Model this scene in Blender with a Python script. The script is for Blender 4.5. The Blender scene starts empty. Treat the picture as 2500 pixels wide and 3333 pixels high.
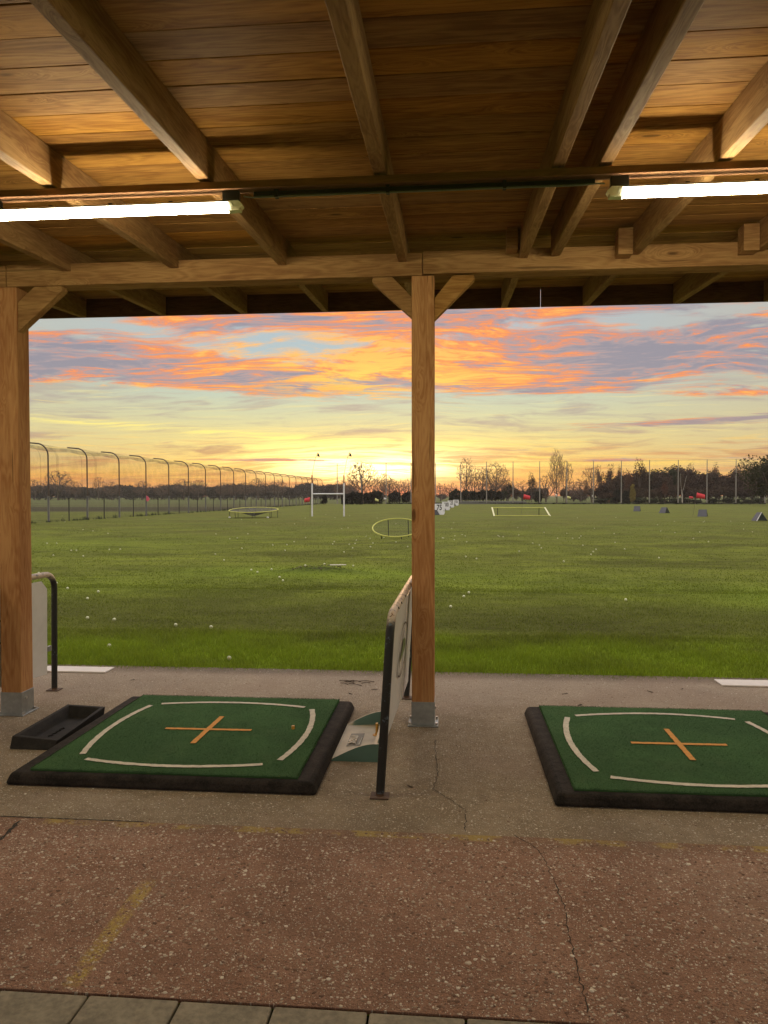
import bpy, bmesh, math, random
import numpy as np
from mathutils import Vector, Matrix
R = math.radians
sc = bpy.context.scene
col = sc.collection
random.seed(7)
rng = np.random.default_rng(7)

# ------------------------------------------------------------------ camera
FPX, CAM_H = 2420.0, 1.60
YAW, PITCH, ROLL = R(5.1), R(1.27), R(-0.08)
cam_d = bpy.data.cameras.new('camera')
cam = bpy.data.objects.new('camera', cam_d); col.objects.link(cam)
CM = Matrix.Rotation(YAW, 3, 'Z') @ Matrix.Rotation(math.pi/2 - PITCH, 3, 'X') @ Matrix.Rotation(ROLL, 3, 'Z')
cam.matrix_world = Matrix.Translation((0, 0, CAM_H)) @ CM.to_4x4()
cam_d.sensor_fit = 'VERTICAL'; cam_d.sensor_height = 36.0
cam_d.lens = FPX / 3333.0 * 36.0
cam_d.clip_start = 0.05; cam_d.clip_end = 6000
sc.camera = cam
sc.render.resolution_x = 768; sc.render.resolution_y = 1024

def at(px, py, Y):
    """world point seen at photo pixel (px,py) at distance Y down the range"""
    d = CM @ Vector(((px-1250)/FPX, -(py-1666.5)/FPX, -1.0))
    return Vector((0, 0, CAM_H)) + d * (Y / d.y)

# ------------------------------------------------------------------ colour + node helpers
def lin(c):
    return tuple(((v/255)/12.92 if v/255 <= .04045 else ((v/255+.055)/1.055)**2.4) for v in c)

class G:
    """small node-graph writer"""
    def __init__(s, nt): s.nt = nt; s.n = nt.nodes; s.l = nt.links
    def put(s, inp, v):
        if v is None: return
        if isinstance(v, bpy.types.NodeSocket): s.l.new(v, inp)
        else:
            if isinstance(v, (tuple, list)) and len(v) == 3 and inp.type == 'RGBA': v = (*v, 1)
            inp.default_value = v
    def m(s, op, a, b=None, c=None, clamp=False):
        n = s.n.new('ShaderNodeMath'); n.operation = op; n.use_clamp = clamp
        s.put(n.inputs[0], a); s.put(n.inputs[1], b); s.put(n.inputs[2], c)
        return n.outputs[0]
    def add(s, a, b): return s.m('ADD', a, b)
    def sub(s, a, b): return s.m('SUBTRACT', a, b)
    def mul(s, a, b): return s.m('MULTIPLY', a, b)
    def step(s, x, a, b, lo=0., hi=1.):
        n = s.n.new('ShaderNodeMapRange'); n.interpolation_type = 'SMOOTHSTEP'
        s.put(n.inputs[0], x); n.inputs[1].default_value = a; n.inputs[2].default_value = b
        n.inputs[3].default_value = lo; n.inputs[4].default_value = hi
        return n.outputs[0]
    def ramp(s, x, stops, interp='LINEAR'):
        n = s.n.new('ShaderNodeValToRGB'); cr = n.color_ramp; cr.interpolation = interp
        while len(cr.elements) < len(stops): cr.elements.new(.5)
        for e, (p, c) in zip(cr.elements, stops): e.position = p; e.color = (*c[:3], 1)
        s.put(n.inputs[0], x); return n.outputs[0]
    def mix(s, f, a, b, mode='MIX'):
        n = s.n.new('ShaderNodeMix'); n.data_type = 'RGBA'; n.blend_type = mode
        n.clamp_factor = True
        s.put(n.inputs[0], f); s.put(n.inputs[6], a); s.put(n.inputs[7], b)
        return n.outputs[2]
    def xyz(s, v):
        n = s.n.new('ShaderNodeSeparateXYZ'); s.put(n.inputs[0], v); return n.outputs
    def vec(s, x, y, z=0.):
        n = s.n.new('ShaderNodeCombineXYZ'); s.put(n.inputs[0], x); s.put(n.inputs[1], y); s.put(n.inputs[2], z); return n.outputs[0]
    def vmul(s, v, k):
        n = s.n.new('ShaderNodeVectorMath'); n.operation = 'MULTIPLY'; s.put(n.inputs[0], v); s.put(n.inputs[1], k); return n.outputs[0]
    def vadd(s, v, k):
        n = s.n.new('ShaderNodeVectorMath'); n.operation = 'ADD'; s.put(n.inputs[0], v); s.put(n.inputs[1], k); return n.outputs[0]
    def noise(s, v, scale, detail=4, rough=.55, dist=0., color=False):
        n = s.n.new('ShaderNodeTexNoise'); s.put(n.inputs['Vector'], v)
        n.inputs['Scale'].default_value = scale; n.inputs['Detail'].default_value = detail
        n.inputs['Roughness'].default_value = rough; n.inputs['Distortion'].default_value = dist
        return n.outputs['Color' if color else 'Fac']
    def vor(s, v, scale, feature='F1', rand=1.):
        n = s.n.new('ShaderNodeTexVoronoi'); n.feature = feature; s.put(n.inputs['Vector'], v)
        n.inputs['Scale'].default_value = scale; n.inputs['Randomness'].default_value = rand
        return n.outputs
    def bump(s, h, strength=.3, dist=.01, normal=None):
        n = s.n.new('ShaderNodeBump'); n.inputs['Strength'].default_value = strength
        n.inputs['Distance'].default_value = dist; s.put(n.inputs['Height'], h)
        if normal is not None: s.put(n.inputs['Normal'], normal)
        return n.outputs[0]

def new_mat(name):
    m = bpy.data.materials.new(name); m.use_nodes = True
    g = G(m.node_tree); b = m.node_tree.nodes['Principled BSDF']
    return m, g, b
def geo(g): return g.n.new('ShaderNodeNewGeometry').outputs
def objc(g): return g.n.new('ShaderNodeTexCoord').outputs['Object']

# ------------------------------------------------------------------ world: evening sky
SUN_AZ, SUN_EL = -4.6, 1.8
w = bpy.data.worlds.new('World'); sc.world = w; w.use_nodes = True
g = G(w.node_tree)
for n in list(g.n): g.n.remove(n)
out = g.n.new('ShaderNodeOutputWorld')
tc = g.n.new('ShaderNodeTexCoord').outputs['Generated']
X, Y_, Z = g.xyz(tc)
DEG = 57.2958
az = g.mul(g.m('ARCTAN2', X, Y_), DEG)
el = g.mul(g.m('ARCSINE', g.m('MINIMUM', g.m('MAXIMUM', Z, -1.), 1.)), DEG)
def gauss(a0, e0, sa, se):
    a = g.mul(g.sub(az, a0), 1/sa); e = g.mul(g.sub(el, e0), 1/se)
    return g.m('EXPONENT', g.mul(g.add(g.mul(a, a), g.mul(e, e)), -1.))
elr = g.mul(el, 1/90.)
base = g.ramp(elr, [(0, lin((236,138,70))), (.5/90, lin((240,156,72))), (1.2/90, lin((242,172,78))), (2.2/90, lin((236,190,98))),
                    (4.0/90, lin((226,208,134))), (6.0/90, lin((206,207,164))), (8.0/90, lin((182,198,184))), (10/90, lin((172,190,192))),
                    (24/90, lin((160,168,196))), (1, lin((170,185,215)))])
# towards the right the low sky is greyer
side = g.step(az, 2., 26.)
base = g.mix(g.mul(g.mul(side, g.step(el, .4, 2.)), .55), base, lin((190,172,146)))
base = g.mix(g.mul(g.mul(g.step(az, -14., -32.), g.step(el, 1.2, 3.)), .40), base, lin((196,182,150)))
Zc = g.m('MAXIMUM', Z, 0.0)
inv = g.m('DIVIDE', 1., g.add(Zc, .05))
P = g.vec(g.mul(X, inv), g.mul(Y_, inv), 0.)
warp = g.mul(g.sub(g.noise(g.vec(g.mul(az, .09), g.mul(el, .25), 9.), 1., 3, .5), .5), 2.2)
fan = g.add(el, g.mul(g.m('ABSOLUTE', g.add(az, 4.)), .035))          # streaks fan out from the sun
st = g.noise(g.vec(g.mul(az, .06), g.mul(g.add(fan, g.mul(warp, .7)), .62), 3.), 1.9, 10, .62, .5)
st2 = g.noise(g.vec(g.mul(az, .12), g.mul(g.add(fan, g.mul(warp, .6)), 3.2), 13.), 1.4, 8, .64, .4)
stm = g.mul(g.step(el, .2, 1.0), g.step(el, 10.5, 6.5))
tanc = g.mix(g.step(el, 2.0, 6.0), lin((186,128,86)), lin((172,160,150)))
c1 = g.mix(g.mul(g.step(st, .48, .66), g.mul(stm, .80)), base, tanc)
c1 = g.mix(g.mul(g.step(st2, .55, .70), g.mul(stm, .38)), c1, g.mix(g.step(el, 2.0, 6.0), lin((180,118,72)), lin((186,166,146))))
c1 = g.mix(g.mul(g.step(st2, .46, .32), g.mul(stm, .40)), c1, g.mix(g.step(el, 1.2, 5.0), lin((250,178,66)), lin((236,218,140))))
lowm_ = g.mul(g.step(el, .3, .9), g.step(el, 5.2, 3.2))
st5 = g.noise(g.vec(g.mul(az, .10), g.mul(g.add(el, g.mul(warp, .12)), 2.3), 23.), 1.6, 8, .6, .35)
c1 = g.mix(g.mul(g.step(st5, .52, .64), g.mul(lowm_, .55)), c1, g.mix(g.step(el, 1., 4.), lin((222,132,66)), lin((204,150,104))))
c1 = g.mix(g.mul(g.step(st5, .45, .34), g.mul(lowm_, .5)), c1, lin((252,206,96)))
bandl = g.mul(g.m('EXPONENT', g.mul(g.m('POWER', g.mul(g.sub(g.add(el, g.mul(az, .055)), 3.75), 1/.28), 2.), -1.)), g.mul(g.step(az, -36., -26.), g.step(az, -2., -8.)))
c1 = g.mix(g.mul(g.mul(bandl, g.step(st2, .58, .44, .2, 1.)), .8), c1, lin((255,236,130)))
bandr = g.mul(g.m('EXPONENT', g.mul(g.m('POWER', g.mul(g.sub(el, 2.35), 1/.35), 2.), -1.)), g.step(az, -2., 4.))
c1 = g.mix(g.mul(g.mul(bandr, g.step(st2, .56, .46, .1, 1.)), .6), c1, lin((250,214,110)))
# glow round the hidden sun
gl = gauss(-7.5, 2.9, 11., 1.7); gl2 = gauss(-5.8, 2.3, 6.2, 1.05); gl3 = gauss(-4.5, .35, 5.2, .42)
stg = g.mul(g.step(st, .62, .42, .25, 1.), g.step(st2, .60, .42, .35, 1.))
c2 = g.mix(g.mul(gl, g.mul(stg, .95)), c1, (1.30, 1.00, .30))
c2 = g.mix(g.mul(gl2, g.mul(g.step(st2, .60, .48, .35, 1.), g.step(st, .66, .48, .6, 1.))), c2, (2.3, 1.95, .95))
glow = g.mul(g.add(g.mul(gauss(-5.6, 2.5, 7., 1.3), .55), g.mul(gauss(-4.8, 2.0, 3.4, .7), .9)), g.mul(g.step(st2, .62, .46, .45, 1.), g.step(st, .66, .46, .6, 1.)))
c2 = g.mix(1., c2, g.mix(glow, (0., 0., 0.), (1.5, 1.05, .38)), 'ADD')
c2 = g.mix(g.mul(gl3, g.step(st2, .60, .40, .3, .95)), c2, (1.15, .16, .03))
# cloud sheet
Pw = g.vadd(P, g.vmul(g.noise(P, .8, 3, .5, 0., True), (.9, .9, 0.)))
n1 = g.noise(g.vmul(Pw, (.55, 1.0, 1.)), 1.2, 12, .66, .3)
n2 = g.noise(g.vadd(g.vmul(Pw, (.5, 1.15, 1.)), (7., 3., 1.)), 4.2, 10, .70, .5)
n4 = g.noise(g.vadd(g.vmul(Pw, (.45, 1.2, 1.)), (2., 9., 4.)), 11., 8, .72, .4)
n3 = g.noise(g.vadd(P, (17., 3., 5.)), .8, 3, .5)
M = g.add(g.mul(g.step(el, 6.6, 8.4), .30), -.27)
for (a0, e0, sa, se, amp) in [(-23.5, 9.4, 8., .65, .24), (-16., 8.7, 6., .55, .26), (-9.3, 10.0, 8.5, 1.5, .26), (-8., 13.0, 24., 1.0, .20),
                              (4.5, 10.4, 9., 1.5, .26), (8., 8.3, 8., .40, .20), (17., 10.8, 8., 2.0, .20), (21., 8.9, 6., .7, .12),
                              (20., 7.0, 5., .42, .40), (16., 5.2, 8., .35, .36), (23., 6.0, 4., .6, .30), (9., 7.7, 4., .18, .34),
                              (-25., 11.4, 4.5, .6, -.12), (-16.5, 10.9, 4.5, .55, -.19), (13.5, 12.3, 4.5, .7, -.18), (23., 12.9, 5., .8, -.20), (5.5, 12.6, 2.5, .4, -.16), (19., 11.4, 5., .35, -.14), (1., 9.6, 3., .3, -.12), (-27., 13., 4., .6, -.12),
                              (-29.5, 10.8, 3.0, .5, .22), (-24., 10.6, 2.4, .25, .30), (-12., 2.68, 8., .12, .42), (11., 2.6, 8., .15, .38), (3.5, 3.5, 3.5, .16, .32), (2.5, 6.0, 30., .5, -.05)]:
    M = g.add(M, g.mul(gauss(a0, e0, sa, se), amp))
D = g.add(g.add(g.add(g.mul(g.sub(n1, .5), 1.35), .5), g.add(g.mul(g.sub(n2, .5), .62), g.mul(g.sub(n4, .5), .30))), M)
cl = g.step(D, .41, .63)
t = g.add(g.mul(g.sub(n2, .5), 3.4), g.add(g.mul(g.sub(n4, .5), 2.0), g.add(g.mul(g.sub(n3, .5), 1.4), g.mul(g.sub(n1, .5), -1.6))))
t = g.add(t, .30)
t = g.add(t, g.mul(gauss(-9, 9.8, 15., 2.2), .34))
t = g.add(t, g.mul(gauss(3, 9.2, 9., 2.0), .22))
t = g.add(t, g.mul(gauss(21, 9.0, 9., 4.5), -.30))
t = g.add(t, g.mul(g.step(D, .60, .48), .28))
ccol = g.ramp(t, [(0, lin((142,138,150))), (.25, lin((166,150,154))), (.45, lin((200,142,128))), (.62, lin((236,140,88))), (.80, lin((246,150,74))), (1., lin((255,184,88)))])
hot = g.mul(gauss(-5.5, 8.9, 8.0, 1.5), g.step(n2, .45, .58))
ccol = g.mix(g.mul(hot, .85), ccol, lin((255,212,90)))
low = g.step(el, 7.6, 4.0)
ccol = g.mix(g.mul(low, .45), ccol, lin((172,138,126)))
c3 = g.mix(g.mul(cl, .95), c2, ccol)
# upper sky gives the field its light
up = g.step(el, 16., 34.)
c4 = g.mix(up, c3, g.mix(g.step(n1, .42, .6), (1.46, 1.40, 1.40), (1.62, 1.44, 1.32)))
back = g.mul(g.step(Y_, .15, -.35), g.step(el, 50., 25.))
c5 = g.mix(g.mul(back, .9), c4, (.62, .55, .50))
c5 = g.mix(g.step(el, -.2, -2.5), c5, (.05, .055, .03))
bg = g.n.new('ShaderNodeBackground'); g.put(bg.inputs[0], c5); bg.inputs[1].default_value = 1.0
sky = g.n.new('ShaderNodeTexSky'); sky.sky_type = 'NISHITA'; sky.sun_disc = False
sky.sun_elevation = R(SUN_EL); sky.sun_rotation = R(SUN_AZ)
bg2 = g.n.new('ShaderNodeBackground'); g.put(bg2.inputs[0], sky.outputs[0]); bg2.inputs[1].default_value = .006
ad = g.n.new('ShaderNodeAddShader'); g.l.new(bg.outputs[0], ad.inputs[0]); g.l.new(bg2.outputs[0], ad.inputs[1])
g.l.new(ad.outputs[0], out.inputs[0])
w.cycles.sampling_method = 'MANUAL'; w.cycles.sample_map_resolution = 1024

# low sun, veiled by cloud at the horizon
sd = bpy.data.lights.new('sun', 'SUN'); sd.energy = .45; sd.angle = R(10); sd.color = (1., .55, .25)
sun = bpy.data.objects.new('sun', sd); col.objects.link(sun)
sdir = Vector((math.sin(R(SUN_AZ))*math.cos(R(SUN_EL)), math.cos(R(SUN_AZ))*math.cos(R(SUN_EL)), math.sin(R(SUN_EL))))
sun.rotation_euler = sdir.to_track_quat('Z', 'Y').to_euler(); sun.location = (0, 100, 30)

sc.view_settings.view_transform = 'Standard'; sc.view_settings.look = 'None'
sc.view_settings.exposure = 0.14; sc.view_settings.gamma = 1.0
sc.cycles.max_bounces = 8; sc.cycles.transparent_max_bounces = 24
sc.cycles.sample_clamp_indirect = 4.0
sc.cycles.use_denoising = True

# ------------------------------------------------------------------ tags and meshes
def tag(o, label=None, cat=None, group=None, kind=None):
    if label: o['label'] = label
    if cat: o['category'] = cat
    if group: o['group'] = group
    if kind: o['kind'] = kind
    return o
def empty(name, loc, label, cat, group=None, rz=0.):
    o = bpy.data.objects.new(name, None); o.empty_display_size = .2
    col.objects.link(o); o.location = loc; o.rotation_euler = (0, 0, rz)
    return tag(o, label, cat, group)
def kids(o): return [c for c in KID.get(o.name, [])]
KID = {}
class MB:
    def __init__(s): s.v = []; s.f = []; s.mi = []
    def add(s, v, f, mi=0):
        o = len(s.v); s.v += [tuple(p) for p in v]
        s.f += [tuple(i+o for i in q) for q in f]; s.mi += [mi]*len(f); return s
    def box(s, x0, x1, y0, y1, z0, z1, mi=0):
        return s.add([(x0,y0,z0),(x1,y0,z0),(x1,y1,z0),(x0,y1,z0),(x0,y0,z1),(x1,y0,z1),(x1,y1,z1),(x0,y1,z1)],
                     [(0,3,2,1),(4,5,6,7),(0,1,5,4),(1,2,6,5),(2,3,7,6),(3,0,4,7)], mi)
    def hexa(s, lo, hi, mi=0):     # two quads, counter-clockwise seen from above
        return s.add(list(lo)+list(hi), [(0,3,2,1),(4,5,6,7),(0,1,5,4),(1,2,6,5),(2,3,7,6),(3,0,4,7)], mi)
    def prism(s, poly, axis, a, b, mi=0):
        n = len(poly)
        def P3(p, t):
            return {'x': (t, p[0], p[1]), 'y': (p[0], t, p[1]), 'z': (p[0], p[1], t)}[axis]
        v = [P3(p, a) for p in poly] + [P3(p, b) for p in poly]
        f = [tuple(range(n))[::-1], tuple(range(n, 2*n))] + [(i, (i+1) % n, n+(i+1) % n, n+i) for i in range(n)]
        return s.add(v, f, mi)
    def tube(s, path, r, n=8, mi=0, caps=True, closed=False):
        path = [Vector(p) for p in path]; m = len(path); rings = []
        rr = r if isinstance(r, (list, tuple)) else [r]*m
        up = None
        for i, p in enumerate(path):
            if closed: d = path[(i+1) % m]-path[i-1]
            else: d = path[min(i+1, m-1)]-path[max(i-1, 0)]
            d.normalize()
            if up is None: up = Vector((0, 0, 1)) if abs(d.z) < .9 else Vector((1, 0, 0))
            a = d.cross(up)
            if a.length < 1e-4: a = d.cross(Vector((0, 1, 0)))
            a.normalize(); b = a.cross(d); up = b
            rings.append([p + (a*math.cos(2*math.pi*k/n)+b*math.sin(2*math.pi*k/n))*rr[i] for k in range(n)])
        v = [q for ring in rings for q in ring]; f = []
        for i in range(m if closed else m-1):
            j = (i+1) % m
            f += [(i*n+k, i*n+(k+1) % n, j*n+(k+1) % n, j*n+k) for k in range(n)]
        if caps and not closed: f += [tuple(range(n))[::-1], tuple((m-1)*n+k for k in range(n))]
        return s.add(v, f, mi)
    def cyl(s, c, r, h, n=16, mi=0, r2=None):
        return s.tube([c, (c[0], c[1], c[2]+h)], [r, r if r2 is None else r2], n, mi)
    def ball(s, c, r, n=10, m=6, sz=1., mi=0):
        v = [(c[0], c[1], c[2]-r*sz)]; f = []
        for i in range(1, m):
            a = -math.pi/2+math.pi*i/m
            v += [(c[0]+r*math.cos(a)*math.cos(2*math.pi*k/n), c[1]+r*math.cos(a)*math.sin(2*math.pi*k/n), c[2]+r*sz*math.sin(a)) for k in range(n)]
        v.append((c[0], c[1], c[2]+r*sz)); t = len(v)-1
        f += [(0, 1+(k+1) % n, 1+k) for k in range(n)]
        for i in range(m-2):
            f += [(1+i*n+k, 1+i*n+(k+1) % n, 1+(i+1)*n+(k+1) % n, 1+(i+1)*n+k) for k in range(n)]
        f += [(t, 1+(m-2)*n+k, 1+(m-2)*n+(k+1) % n) for k in range(n)]
        return s.add(v, f, mi)
    def build(s, name, mats, parent=None, smooth=False, bevel=0., seg=2):
        me = bpy.data.meshes.new(name); me.from_pydata(s.v, [], s.f)
        for m in (mats if isinstance(mats, (list, tuple)) else [mats]): me.materials.append(m)
        if any(s.mi): me.polygons.foreach_set('material_index', s.mi)
        me.validate(); me.update()
        return link(name, me, parent, smooth, bevel, seg)
def link(name, me, parent=None, smooth=False, bevel=0., seg=2):
    o = bpy.data.objects.new(name, me); col.objects.link(o)
    if smooth:
        me.polygons.foreach_set('use_smooth', [True]*len(me.polygons))
        try: me.set_sharp_from_angle(angle=R(42))
        except Exception: pass
    if parent is not None:
        o.parent = parent; KID.setdefault(parent.name, []).append(o)
    if bevel:
        b = o.modifiers.new('bevel', 'BEVEL'); b.width = bevel; b.segments = seg; b.limit_method = 'ANGLE'; b.angle_limit = R(40)
        b.harden_normals = False
    return o
def np_mesh(name, v, f, mat, parent=None, smooth=False, attr=None, fattr=None):
    """v (n,3), f (m,k) arrays"""
    me = bpy.data.meshes.new(name); v = np.asarray(v, dtype=np.float32); f = np.asarray(f, dtype=np.int32)
    k = f.shape[1]
    me.vertices.add(len(v)); me.vertices.foreach_set('co', v.ravel())
    me.loops.add(f.size); me.loops.foreach_set('vertex_index', f.ravel())
    me.polygons.add(len(f)); me.polygons.foreach_set('loop_start', np.arange(0, f.size, k, dtype=np.int32))
    me.polygons.foreach_set('loop_total', np.full(len(f), k, dtype=np.int32))
    if smooth: me.polygons.foreach_set('use_smooth', np.ones(len(f), dtype=bool))
    me.materials.append(mat); me.update(calc_edges=True)
    if attr is not None:
        a = me.attributes.new('shade', 'FLOAT', 'POINT'); a.data.foreach_set('value', np.asarray(attr, dtype=np.float32))
    return link(name, me, parent)
def copy_tree(o, parent=None):
    c = o.copy(); col.objects.link(c); c.parent = parent
    if parent is not None: KID.setdefault(parent.name, []).append(c)
    for ch in kids(o): copy_tree(ch, c)
    return c
def xform(mb, M4):
    mb.v = [tuple(M4 @ Vector(p)) for p in mb.v]; return mb

# ------------------------------------------------------------------ materials
def simple(name, c, rough=.6, metal=0., bumps=0., scale=40., var=.12, spec=.5):
    m, g, b = new_mat(name); p = objc(g)
    n = g.noise(p, scale, 5, .6)
    n0 = g.noise(p, scale*.12, 3, .6)
    k = g.step(g.add(g.mul(n, .5), g.mul(n0, .5)), .35, .65)
    g.put(b.inputs['Base Color'], g.mix(k, tuple(x*(1-var) for x in c), tuple(min(1, x*(1+var)) for x in c)))
    g.put(b.inputs['Roughness'], g.add(rough-.06, g.mul(n, .12))); b.inputs['Metallic'].default_value = metal
    b.inputs['Specular IOR Level'].default_value = spec
    if bumps: g.put(b.inputs['Normal'], g.bump(n, bumps, .004))
    return m

def wood(name, axis, light, dark, knots=True, rough=.75, sc_=1., cracks=0., stain=.0):
    m, g, b = new_mat(name); p = objc(g); ge = geo(g)
    rnd = ge['Random Per Island']
    st = {'x': (1., 9., 9.), 'y': (9., 1., 9.), 'z': (9., 9., 1.)}[axis]
    off = g.vmul(g.vec(rnd, rnd, rnd), (13.7, 7.3, 5.1))
    q = g.vadd(p, off)
    kv = g.vor(g.vmul(q, {'x': (1.3, 4., 4.), 'y': (4., 1.3, 4.), 'z': (4., 4., 1.3)}[axis]), 1.1*sc_)
    kd = kv['Distance']
    swirl = g.mul(g.step(kd, .33, .0), .9) if knots else 0.
    qq = g.vmul(q, st)
    if knots: qq = g.vadd(qq, g.vec(swirl, swirl, swirl))
    broad = g.noise(qq, .9*sc_, 4, .6, .6)
    grain = g.noise(g.vmul(qq, 1) if False else qq, 6.5*sc_, 6, .7, .3)
    ringn = g.n.new('ShaderNodeMath'); ringn.operation = 'SINE'
    g.put(ringn.inputs[0], g.mul(g.noise(qq, 1.15*sc_, 2, .5, .2), 75.))
    ring = g.add(g.mul(ringn.outputs[0], .5), .5)
    k = g.add(g.add(g.mul(broad, .75), g.mul(grain, .45)), g.mul(ring, .13))
    c = g.mix(g.step(k, .42, .92), light, dark)
    c = g.mix(g.mul(g.step(grain, .56, .75), .3), c, tuple(x*.45 for x in dark))
    if knots:
        kk = g.mul(g.step(kd, .085, .045), g.step(g.xyz(kv['Color'])[0], .45, .5))
        c = g.mix(g.mul(kk, .8), c, tuple(x*.28 for x in dark))
    if cracks:
        cr = g.noise(g.vmul(q, {'x': (1, 26, 26), 'y': (26, 1, 26), 'z': (26, 26, 1)}[axis]), 1.4, 2, .5)
        c = g.mix(g.mul(g.step(cr, .66, .72), cracks), c, tuple(x*.2 for x in dark))
    blot = g.noise(g.vadd(p, (3., 5., 7.)), 1.7, 4, .6)
    c = g.mix(g.mul(g.step(blot, .45, .75), .22+stain), c, g.mix(.5, c, tuple(x*.35 for x in dark)))
    hv = g.n.new('ShaderNodeHueSaturation'); g.put(hv.inputs['Color'], c)
    g.put(hv.inputs['Value'], g.add(.90, g.mul(rnd, .28))); g.put(hv.inputs['Saturation'], g.add(.9, g.mul(rnd, .15)))
    g.put(b.inputs['Base Color'], hv.outputs[0]); b.inputs['Roughness'].default_value = rough
    b.inputs['Specular IOR Level'].default_value = .12
    g.put(b.inputs['Normal'], g.bump(g.add(grain, g.mul(ring, .3)), .25, .003))
    return m

WL, WD = (.40, .215, .070), (.21, .092, .024)
M_deck = wood('deck_board_wood', 'x', (.40, .200, .047), (.18, .076, .015))
M_raft = wood('rafter_wood', 'y', (.36, .20, .066), (.19, .088, .024), sc_=1.3)
M_beam = wood('beam_wood', 'x', WL, WD, cracks=.5)
M_post = wood('post_wood', 'z', (.52, .26, .09), (.32, .12, .032), cracks=.6)
M_brace = wood('brace_wood', 'x', WL, WD)
M_dark = wood('dark_wood', 'x', (.13, .07, .035), (.065, .034, .018))
M_batten = wood('batten_wood', 'x', (.24, .115, .048), (.14, .062, .025), knots=False)

def lawn_color(g, pos):
    x, y, z = g.xyz(pos)
    far = g.step(y, 8., 60.)
    big = g.noise(g.vmul(pos, (.35, .35, 0.)), 1.0, 4, .6, .5)
    mid = g.noise(g.vmul(pos, (.8, 1.5, 0.)), 1.4, 6, .68, .8)
    streak = g.noise(g.vmul(pos, (.12, .55, 0.)), 1.3, 5, .62, .7)
    fine = g.noise(g.vmul(pos, (1., 1., 0.)), 11., 4, .7)
    k = g.add(g.add(g.mul(big, .35), g.mul(mid, .3)), g.add(g.mul(streak, .25), g.mul(fine, .12)))
    c_dark, c_mid, c_bright = (.080, .088, .015), (.138, .158, .024), (.21, .25, .026)  # dark, middle and bright grass tones for the noise mottling
    c = g.mix(g.step(k, .44, .55), c_dark, c_mid)
    c = g.mix(g.mul(g.step(k, .52, .62), .7), c, c_bright)
    def blob(cx, cy, sx, sy):
        a = g.mul(g.sub(x, cx), 1/sx); b_ = g.mul(g.sub(y, cy), 1/sy)
        return g.m('EXPONENT', g.mul(g.add(g.mul(a, a), g.mul(b_, b_)), -1.))
    jit = g.mul(g.sub(g.noise(g.vmul(pos, (1.1, 1.1, 0.)), .9, 5, .7), .5), 2.0)
    strip = g.step(g.add(y, g.mul(jit, 1.6)), 8.9, 7.5)          # lush strip along the slab
    c = g.mix(g.mul(strip, g.step(mid, .3, .6, .55, .95)), c, (.255, .365, .016))
    c = g.mix(g.mul(g.mul(g.step(y, 8.2, 9.4), g.step(y, 12.5, 10.)), .6), c, (.070, .072, .018))
    for (cx, cy, sx, sy, a) in [(-2.6, 15.4, 3.2, 1.3, .85), (6.0, 11.9, 1.9, 1.5, .8), (2.2, 13.5, 4., 1.6, .25), (-6.5, 12.8, 3., 1.4, .3), (-13, 24., 6., 4., .35), (-3.5, 11.5, 2.5, 1.2, .0)]:
        if a: c = g.mix(g.mul(blob(cx, cy, sx, sy), g.mul(g.step(k, .3, .52), a)), c, (.19, .27, .022))
    mow = g.m('SINE', g.add(g.mul(y, 1.05), g.add(g.mul(x, .16), g.mul(big, 7.))))
    c = g.mix(g.mul(g.step(mow, -.3, .9), g.mul(g.step(y, 9., 14.), .26)), c, (.17, .20, .03))
    c = g.mix(g.mul(blob(-2.7, 15.1, .95, .42), g.step(fine, .35, .6, .5, 1.)), c, (.035, .045, .013))
    # browner tone with distance
    tan = g.mix(g.step(streak, .38, .62), (.125, .120, .034), (.098, .122, .026))
    c = g.mix(g.mul(g.step(y, 14., 48.), .6), c, tan)
    # rough meadow beyond the left net and beyond the end of the range
    rough = g.m('MAXIMUM', g.mul(g.step(x, -24.8, -26.), g.step(y, 68., 76.)), g.step(y, 143., 146.))
    rcol = g.ramp(g.noise(g.vmul(pos, (.02, .09, 0.)), 1.0, 5, .6, .5), [(.35, (.045, .042, .022)), (.5, (.09, .09, .035)), (.65, (.10, .13, .04))])
    rn = g.mul(g.step(y, 72., 78.), g.mul(g.step(y, 112., 102.), g.step(x, -24.8, -26.)))
    c = g.mix(rough, c, rcol)
    c = g.mix(g.mul(rn, .75), c, (.042, .036, .022))
    c = g.mix(g.mul(g.step(y, 160., 175.), .7), c, (.10, .12, .04))
    return c

M_lawn, g, b = new_mat('lawn')
pos = geo(g)['Position']
g.put(b.inputs['Base Color'], lawn_color(g, pos)); b.inputs['Roughness'].default_value = 1.; b.inputs['Specular IOR Level'].default_value = .1
hn = g.add(g.noise(g.vmul(pos, (1, 1, 0)), 28., 5, .75), g.mul(g.noise(g.vmul(pos, (.7, 1.6, 0)), 3., 5, .7), 2.5))
g.put(b.inputs['Normal'], g.bump(hn, .85, .05))

M_blade, g, b = new_mat('grass_blades')
pos = geo(g)['Position']; c = lawn_color(g, pos)
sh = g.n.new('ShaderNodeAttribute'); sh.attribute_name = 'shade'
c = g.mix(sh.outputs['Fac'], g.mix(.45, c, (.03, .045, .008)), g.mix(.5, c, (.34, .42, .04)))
tr = g.n.new('ShaderNodeBsdfTranslucent'); g.put(tr.inputs[0], c)
g.put(b.inputs['Base Color'], c); b.inputs['Roughness'].default_value = .6; b.inputs['Specular IOR Level'].default_value = .25
mx = g.n.new('ShaderNodeMixShader'); mx.inputs[0].default_value = .45
g.l.new(b.outputs[0], mx.inputs[1]); g.l.new(tr.outputs[0], mx.inputs[2])
g.l.new(mx.outputs[0], g.n['Material Output'].inputs[0])

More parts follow.
